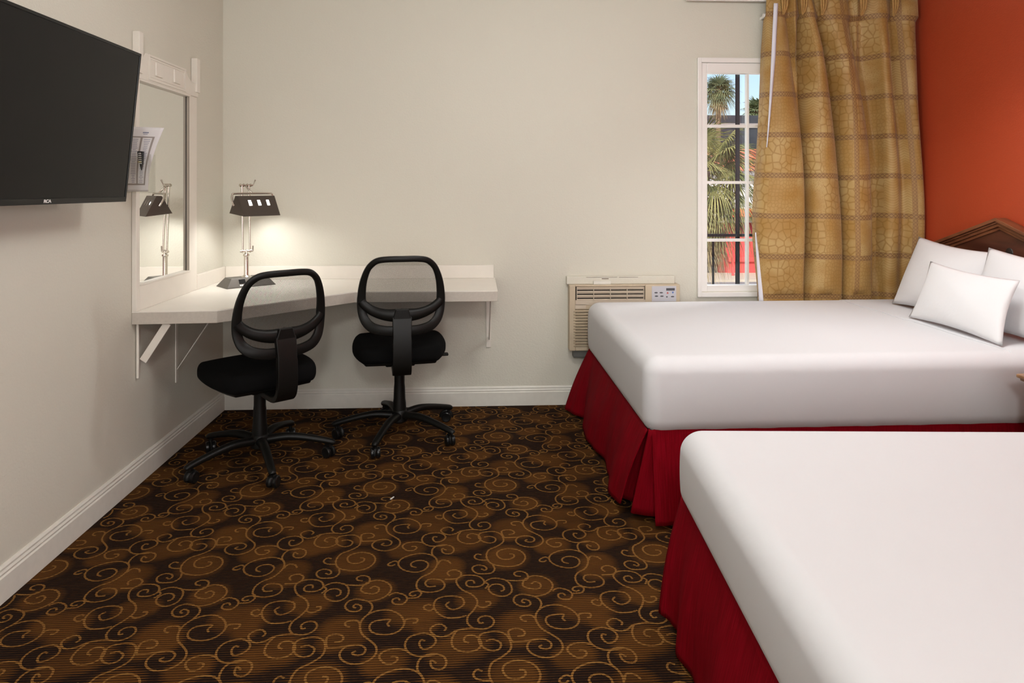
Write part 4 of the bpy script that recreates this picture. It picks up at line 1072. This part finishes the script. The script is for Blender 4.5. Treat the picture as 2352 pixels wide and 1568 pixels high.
    # crossband from both sides dipping to the spine
    band = crom([(-0.190, 0, 0.742), (-0.175, 0, 0.722), (-0.135, 0, 0.694), (-0.075, 0, 0.676), (0, 0, 0.672), (0.075, 0, 0.676), (0.135, 0, 0.694), (0.175, 0, 0.722), (0.190, 0, 0.742)], 5)
    b3 = [Vector((p.x, yb_(p.x, p.z)-0.006, p.z)) for p in band]; nb = len(b3)
    fr.tube(b3, [0.020+0.014*(1-abs(2*i/(nb-1)-1))**2 for i in range(nb)], 12, flat=(1.0, 0.5), up=(0, 1, 0))
    fro = fr.build('backrest_frame', M['black_plastic'], t, local=True)
    # net stretched in the frame
    net = MB(); rows, uv = [], []
    NZ_ = 30
    def halfw(z):
        best = 0
        for a, b in zip(half, half[1:]):
            if min(a[1], b[1])-1e-6 <= z <= max(a[1], b[1])+1e-6 and abs(a[1]-b[1]) > 1e-6:
                k = (z-a[1])/(b[1]-a[1]); best = max(best, a[0]+(b[0]-a[0])*k)
        return best
    for j in range(NZ_+1):
        z = 0.600+(0.945-0.600)*j/NZ_; hw = max(0.03, halfw(z)-0.014); r_, q_ = [], []
        for i in range(21):
            x = -hw+2*hw*i/20; r_.append(Vector((x, yb_(x, z)+0.004, z))); q_.append((x, z))
        rows.append(r_); uv.append(q_)
    net.grid(rows, uv); net.build('mesh_panel', M['net'], t, local=True)
    # spine
    spn = MB(); prof_ = crom([(0, -0.268, 0.690), (0, -0.285, 0.640), (0, -0.298, 0.560), (0, -0.300, 0.470), (0, -0.285, 0.415), (0, -0.235, 0.392), (0, -0.10, 0.395), (0, -0.02, 0.398)], 6)
    W_ = []; n_ = len(prof_)
    for i, p in enumerate(prof_):
        z = p.z; W_.append(0.030+(0.018*math.exp(-((z-0.645)/0.03)**2)) if z > 0.62 and i < n_/2 else 0.042)
    vs = []; fs = []; sec = [(-1, -0.55), (-0.82, -1), (0.82, -1), (1, -0.55), (1, 1), (-1, 1)]
    for i, p in enumerate(prof_):
        td = (prof_[min(i+1, n_-1)]-prof_[max(i-1, 0)]).normalized(); sd = Vector((1, 0, 0)); nm = sd.cross(td).normalized()
        if i < n_/2 and nm.y > 0: nm = -nm
        if i >= n_/2 and nm.z > 0: nm = -nm
        w = 0.028+0.022*min(1, max(0, i)/7.0) if i < 8 else 0.045
        if i > 3 and i < 12: w = 0.047-0.004*(i-3)/9
        w = min(w, 0.048)
        for (a, b) in sec: vs.append(p+sd*a*w-nm*b*0.016*-1)
    m6 = len(sec)
    for i in range(n_-1):
        for k in range(m6): fs.append((i*m6+k, i*m6+(k+1) % m6, (i+1)*m6+(k+1) % m6, (i+1)*m6+k))
    fs += [tuple(range(m6)), tuple((n_-1)*m6+k for k in range(m6))[::-1]]
    spn.add(vs, fs); spn.build('back_support', M['black_plastic'], t, local=True, bevel=0.003)
    cap = MB(); cap.prism([(-0.046, 0.652), (0.046, 0.652), (0.030, 0.706), (-0.030, 0.706)], 1, -0.296, -0.272); cap.build('support_cap', M['black_plastic'], t, local=True, smooth=False, bevel=0.004)
    return t
chair_r = make_chair('black mesh office chair at the right, backed against the desk')
def place(c, loc, rz_back, rz_base):
    c.location = loc; c.rotation_euler = (0, 0, rz_back)
chair_r.location = (-0.408, 3.575, 0); chair_r.rotation_euler = (0, 0, math.radians(9))
chair_l = dup(chair_r, (-1.02, 3.25, 0), math.radians(39), 'black mesh office chair at the left, turned towards the desk corner')
def spin_base(c, deg):
    """turn the five-star foot and its casters under the column"""
    for ch in c.children:
        if ch.name.split('.')[0] in ('base', 'caster'): ch.rotation_euler = (0, 0, math.radians(deg)-c.rotation_euler.z)
spin_base(chair_r, 40); spin_base(chair_l, 8)
for ch in chair_l.children:          # this chair is set lower
    if ch.name.split('.')[0] not in ('base', 'caster', 'column_cover'): ch.location.z -= 0.032

# ------------------------------------------------------------------ outside: walkway rail, street, building, palms
GZ = -3.14
M['iron'] = mat('black_iron', (0.003, 0.006, 0.008), 0.6, spec=0.15)
M['asphalt'] = mat('asphalt', (0.20, 0.19, 0.20), 0.9, noise=(3, 0.08))
M['concrete'] = mat('sidewalk_concrete', (0.50, 0.44, 0.36), 0.85, noise=(4, 0.08))
M['stucco_white'] = mat('white_stucco', (0.72, 0.72, 0.72), 0.8, bump=(20, 0.2, 0.01))
M['stucco_red'] = mat('red_stucco', (0.62, 0.075, 0.075), 0.8)
M['stucco_red_dark'] = mat('crimson_stucco', (0.36, 0.03, 0.05), 0.8)
M['coral'] = mat('coral_awning', (0.70, 0.14, 0.06), 0.8)
M['fascia'] = mat('grey_fascia', (0.34, 0.30, 0.29), 0.8)
M['dark_roof'] = mat('dark_grey_cladding', (0.035, 0.042, 0.055), 0.8, noise=(1.5, 0.25))
M['dark_glass'] = mat('dark_shop_glass', (0.02, 0.025, 0.03), 0.15)
M['lilac'] = mat('pale_wall_paint', (0.42, 0.38, 0.42), 0.8)
M['gate'] = mat('dark_gate_metal', (0.05, 0.045, 0.045), 0.7)
M['bark'] = mat('palm_bark', (0.24, 0.17, 0.11), 0.9, noise=(8, 0.3))
def tile_mat():
    m, nt, b = new_mat('terracotta_tile'); g = G(nt); tc = nt.nodes.new('ShaderNodeTexCoord'); s = g.sep(tc.outputs['Object'])
    w = g.m('SINE', g.m('MULTIPLY', s[0], 2*PI/0.36)); r = g.m('FRACT', g.m('MULTIPLY', s[1], 2.2))
    n = g.noise(tc.outputs['Object'], 1.7, 3)
    col = g.mix(g.smooth(n, 0.35, 0.65), (0.46, 0.10, 0.045, 1), (0.66, 0.26, 0.15, 1))
    nt.links.new(col, b.inputs['Base Color']); b.inputs['Roughness'].default_value = 0.85
    nt.links.new(g.bump(g.m('ADD', w, g.m('MULTIPLY', r, 0.4)), 1.0, 0.12), b.inputs['Normal']); return m
M['tile'] = tile_mat()
def leaf_mat(name, a, b_):
    m, nt, b = new_mat(name); g = G(nt); tc = nt.nodes.new('ShaderNodeTexCoord')
    n = g.noise(tc.outputs['Object'], 3.0, 3)
    c = g.mix(g.smooth(n, 0.35, 0.65), (*a, 1), (*b_, 1)); nt.links.new(c, b.inputs['Base Color']); b.inputs['Roughness'].default_value = 0.5
    tl = nt.nodes.new('ShaderNodeBsdfTranslucent'); nt.links.new(c, tl.inputs[0]); mx = nt.nodes.new('ShaderNodeMixShader'); mx.inputs[0].default_value = 0.25
    nt.links.new(b.outputs[0], mx.inputs[1]); nt.links.new(tl.outputs[0], mx.inputs[2]); nt.links.new(mx.outputs[0], nt.nodes['Material Output'].inputs[0]); return m
M['leaf'] = leaf_mat('palm_leaf', (0.10, 0.13, 0.04), (0.40, 0.38, 0.14)); M['leaf_far'] = leaf_mat('far_palm_leaf', (0.12, 0.17, 0.09), (0.28, 0.31, 0.16)); M['leaf_dry'] = leaf_mat('dry_palm_leaf', (0.42, 0.33, 0.17), (0.60, 0.50, 0.30))

setting('walkway', MB().box((-3, YB+T, -0.15), (9, 5.80, -0.02)), M['concrete'], 'upper walkway slab outside the window', 'walkway', smooth=False)
setting('ground', MB().box((-60, 5.9, GZ-0.2), (90, 150, GZ)), M['asphalt'], 'grey asphalt lot outside', 'ground', smooth=False)
rl = thing('railing', 'black iron walkway railing just outside the window', 'railing', (2.5, 5.55, -0.02))
rl_y = 5.55
zr = on_y(1700, 540, rl_y).z
MB().box((-2, rl_y-0.02, zr-0.011), (8, rl_y+0.02, zr+0.011)).build('top_rail', M['iron'], rl, smooth=False)
zr2 = on_y(1700, 549, rl_y).z
MB().box((-2, rl_y-0.010, zr2-0.005), (8, rl_y+0.010, zr2+0.005)).build('sub_rail', M['iron'], rl, smooth=False)
MB().box((-2, rl_y-0.010, 0.06), (8, rl_y+0.010, 0.08)).build('bottom_rail', M['iron'], rl, smooth=False)
for k in range(-4, 9):
    xb = on_y(1638, 600, rl_y).x+0.405*k
    MB().box((xb-0.007, rl_y-0.007, 0.06), (xb+0.007, rl_y+0.007, zr2)).build('baluster', M['iron'], rl, smooth=False)
xp = on_y(1694.5, 400, rl_y+0.03).x
pl_ = MB().box((xp-0.0135, rl_y+0.02, -0.02), (xp+0.0135, rl_y+0.05, 3.2)).build('walkway_post', M['iron'], None, smooth=False); tag(pl_, 'thin black walkway post standing behind the window grid', 'post')
# building across the lot
BY = 34.5
def Bz(v): return on_y(1700, v, BY).z
def Bx(u, y=BY): return on_y(u, 500, y).x
bd = thing('shop_building', 'shop building with red walls, white parapet and red tile roof across the lot', 'building', (17, BY, GZ))
xl = Bx(1668)
MB().box((xl, BY, GZ), (26, BY+6, Bz(510))).build('red_wall', M['stucco_red'], bd, smooth=False)
MB().box((xl-0.3, BY-0.06, Bz(533)), (26, BY, Bz(510))).build('upper_wall_band', M['stucco_red_dark'], bd, smooth=False)
MB().box((xl+0.05, BY-0.22, Bz(600)), (26, BY, Bz(588.5))).build('ledge', M['stucco_red'], bd, smooth=False)
MB().box((xl+0.05, BY-0.10, GZ), (26, BY, Bz(600))).build('plinth', M['stucco_red'], bd, smooth=False)
MB().box((5, BY-0.5, Bz(510)), (26, BY+6, Bz(498))).build('fascia', M['fascia'], bd, smooth=False)
aw = MB(); aw.prism([(BY-0.9, Bz(497)), (BY-0.95, Bz(495)), (BY-0.45, Bz(478)), (BY-0.45, Bz(497))], 0, Bx(1672), 26); aw.build('awning', M['coral'], bd, smooth=False)
MB().box((5, BY-0.3, Bz(498)), (26, BY+6, Bz(402))).build('parapet_wall', M['stucco_white'], bd, smooth=False)
MB().box((5, BY-0.6, Bz(402)), (26, BY+6, Bz(393))).build('cornice', M['stucco_white'], bd, smooth=False)
for ux in (1739, 1772, 1812): MB().box((Bx(ux), BY-0.42, Bz(478)), (Bx(ux+9), BY-0.3, Bz(405))).build('pilaster', M['fascia'], bd, smooth=False)
rf_ = MB(); z1_ = Bz(393); z2_ = on_y(1700, 342, BY+5).z
rf_.add([(5, BY-0.8, z1_), (26, BY-0.8, z1_), (26, BY+5, z2_), (5, BY+5, z2_), (5, BY+5, z1_), (26, BY+5, z1_)], [(0,1,2,3),(0,3,4),(1,5,2),(3,2,5,4),(0,4,5,1)])
rf_.build('roof', M['tile'], bd, smooth=False)
wx0, wx1 = Bx(1738), Bx(1756)
wo_ = MB().box((wx0, BY-0.12, Bz(583)), (wx1+1.2, BY-0.02, Bz(512))).build('window', M['dark_glass'], bd, smooth=False)
MB().box((wx0+0.08, BY-0.15, Bz(580)), (wx0+0.35, BY-0.12, Bz(573))).build('notice', M['white_print'], wo_, smooth=False)
db = thing('dark_clad_building', 'taller dark grey clad building rising behind the tile roof', 'building', (18, 46, GZ))
z3 = on_y(1740, 265, 46).z
MB().box((on_y(1650, 300, 46).x-7, 46, GZ), (36, 56, z3)).build('wall', M['dark_roof'], db, smooth=False)
MB().box((on_y(1650, 300, 46).x-7.2, 45.8, on_y(1740, 289, 46).z), (36.2, 46, on_y(1740, 284, 46).z)).build('ledge', M['fascia'], db, smooth=False)
rp_ = MB().box((Bx(1662), BY-1.2, GZ), (Bx(1666.5), BY-1.1, Bz(570))).build('red_post', M['stucco_red'], None, smooth=False); tag(rp_, 'short red post standing left of the red shop wall', 'post')
sw2 = MB().box((-30, BY-2.6, GZ), (60, BY, GZ+0.12)).build('sidewalk', M['concrete'], None, smooth=False); sw2['kind'] = 'structure'; sw2['label'] = 'pale sidewalk before the shops'; sw2['category'] = 'sidewalk'
gt = thing('gate', 'dark metal gate left of the red shop wall', 'gate', (12, BY+1, GZ))
MB().box((Bx(1600), BY+1.0, GZ), (Bx(1662), BY+1.08, Bz(586))).build('gate_panel', M['gate'], gt, smooth=False)
ow = MB().box((4, BY+1.2, GZ), (xl-0.35, BY+6, Bz(512))).build('outbuilding', M['lilac'], None, smooth=False); tag(ow, 'pale mauve building wall beyond the dark gate', 'building')

def fan_leaf(mb, base, d, up, pet, R, n, droop, wid=0.05, mi=0, rnd=random):
    d = d.normalized(); side = d.cross(up)
    if side.length < 1e-3: side = Vector((1, 0, 0))
    side.normalize(); nrm = side.cross(d).normalized()
    tip = base+d*pet-Vector((0, 0, pet*0.12))
    mb.tube([base, base+d*pet*0.5, tip], [0.025, 0.018, 0.012], 5, mi=mi)
    for k in range(n):
        a = math.radians(-125+250*k/(n-1)); dd = (d*math.cos(a)+side*math.sin(a)).normalized()
        Lr = R*(0.80+0.2*math.cos(a))*rnd.uniform(0.85, 1.08); per = nrm.cross(dd).normalized()
        pts = []
        for j in range(6):
            t = j/5; p = tip+dd*Lr*t; p.z -= droop*Lr*t**2.2*rnd.uniform(0.8, 1.2); pts.append((p, wid*(0.35+1.3*t if t < 0.5 else 2.0*(1-t)+0.02)))
        vs = []
        for p, w in pts: vs += [p-per*w*0.5, p+nrm*0.25*w, p+per*w*0.5]
        fs = []
        for j in range(5): fs += [(3*j, 3*j+1, 3*j+4, 3*j+3), (3*j+1, 3*j+2, 3*j+5, 3*j+4)]
        mb.add(vs, fs, mi)
def palm(label, base, h, pet, R, nl, nseg, droop, leafm, dry=0, seed=1, wid=0.05, tr=0.16):
    rn = random.Random(seed); t = thing('palm_tree', label, 'palm tree', base)
    b = Vector(base); top_ = b+Vector((0, 0, h))
    tk = MB(); tk.tube([b+(top_-b)*k/8+Vector((0.03*math.sin(k), 0, 0)) for k in range(9)], [tr*1.15]+[tr]*7+[tr*1.3], 12); tk.build('trunk', M['bark'], t)
    cm = MB()
    for i in range(nl):
        az = i*2.39996+rn.uniform(-.2, .2); el = math.radians(75-115*(i/(nl-1))**0.9)
        d = Vector((math.cos(az)*math.cos(el), math.sin(az)*math.cos(el), math.sin(el)))
        fan_leaf(cm, top_, d, Vector((0, 0, 1)), pet*rn.uniform(0.8, 1.1), R*rn.uniform(0.85, 1.1), nseg, droop*(1.2-0.5*math.sin(el)), wid, 0, rn)
    cm.build('crown', leafm, t, recalc=False)
    if dry:
        dm = MB()
        for i in range(dry):
            az = i*2.39996+1; el = math.radians(-42-rn.uniform(0, 38))
            d = Vector((math.cos(az)*math.cos(el), math.sin(az)*math.cos(el), math.sin(el)))
            fan_leaf(dm, top_-Vector((0, 0, 0.15+0.02*i)), d, Vector((0, 0, 1)), pet*0.75, R*0.85, nseg-6, 0.9, wid*0.8, 0, rn)
        dm.build('dry_fronds', M['leaf_dry'], t, recalc=False)
    return t
pc = on_y(1600, 395, 12.5)
palm('near fan palm filling the left panes of the window', (pc.x, pc.y, GZ), pc.z-GZ, 0.75, 0.85, 32, 46, 0.62, M['leaf'], dry=18, seed=4, wid=0.026, tr=0.17)
pc = on_y(1650, 205, 42)
palm('tall distant fan palm against the sky in the upper left pane', (pc.x, pc.y, GZ), pc.z-GZ, 0.55, 0.95, 34, 22, 0.45, M['leaf_far'], dry=14, seed=9, wid=0.055, tr=0.16)
pc = on_y(1742, 252, 62)
palm('far bushy palm rising above the dark clad building', (pc.x, pc.y, GZ), pc.z-GZ, 0.8, 1.1, 34, 16, 0.3, M['leaf_far'], seed=12, wid=0.14, tr=0.3)

sc_p = on_z(903, 1143, 0.003)
scrap = MB().box((sc_p.x-0.006, sc_p.y-0.012, 0.0012), (sc_p.x-0.002, sc_p.y+0.012, 0.004), rot=Matrix.Rotation(-0.5, 3, 'Z')).build('paper_scrap', M['white_print'], None, smooth=False)
tag(scrap, 'tiny white scrap lying on the carpet in the middle of the floor', 'scrap')
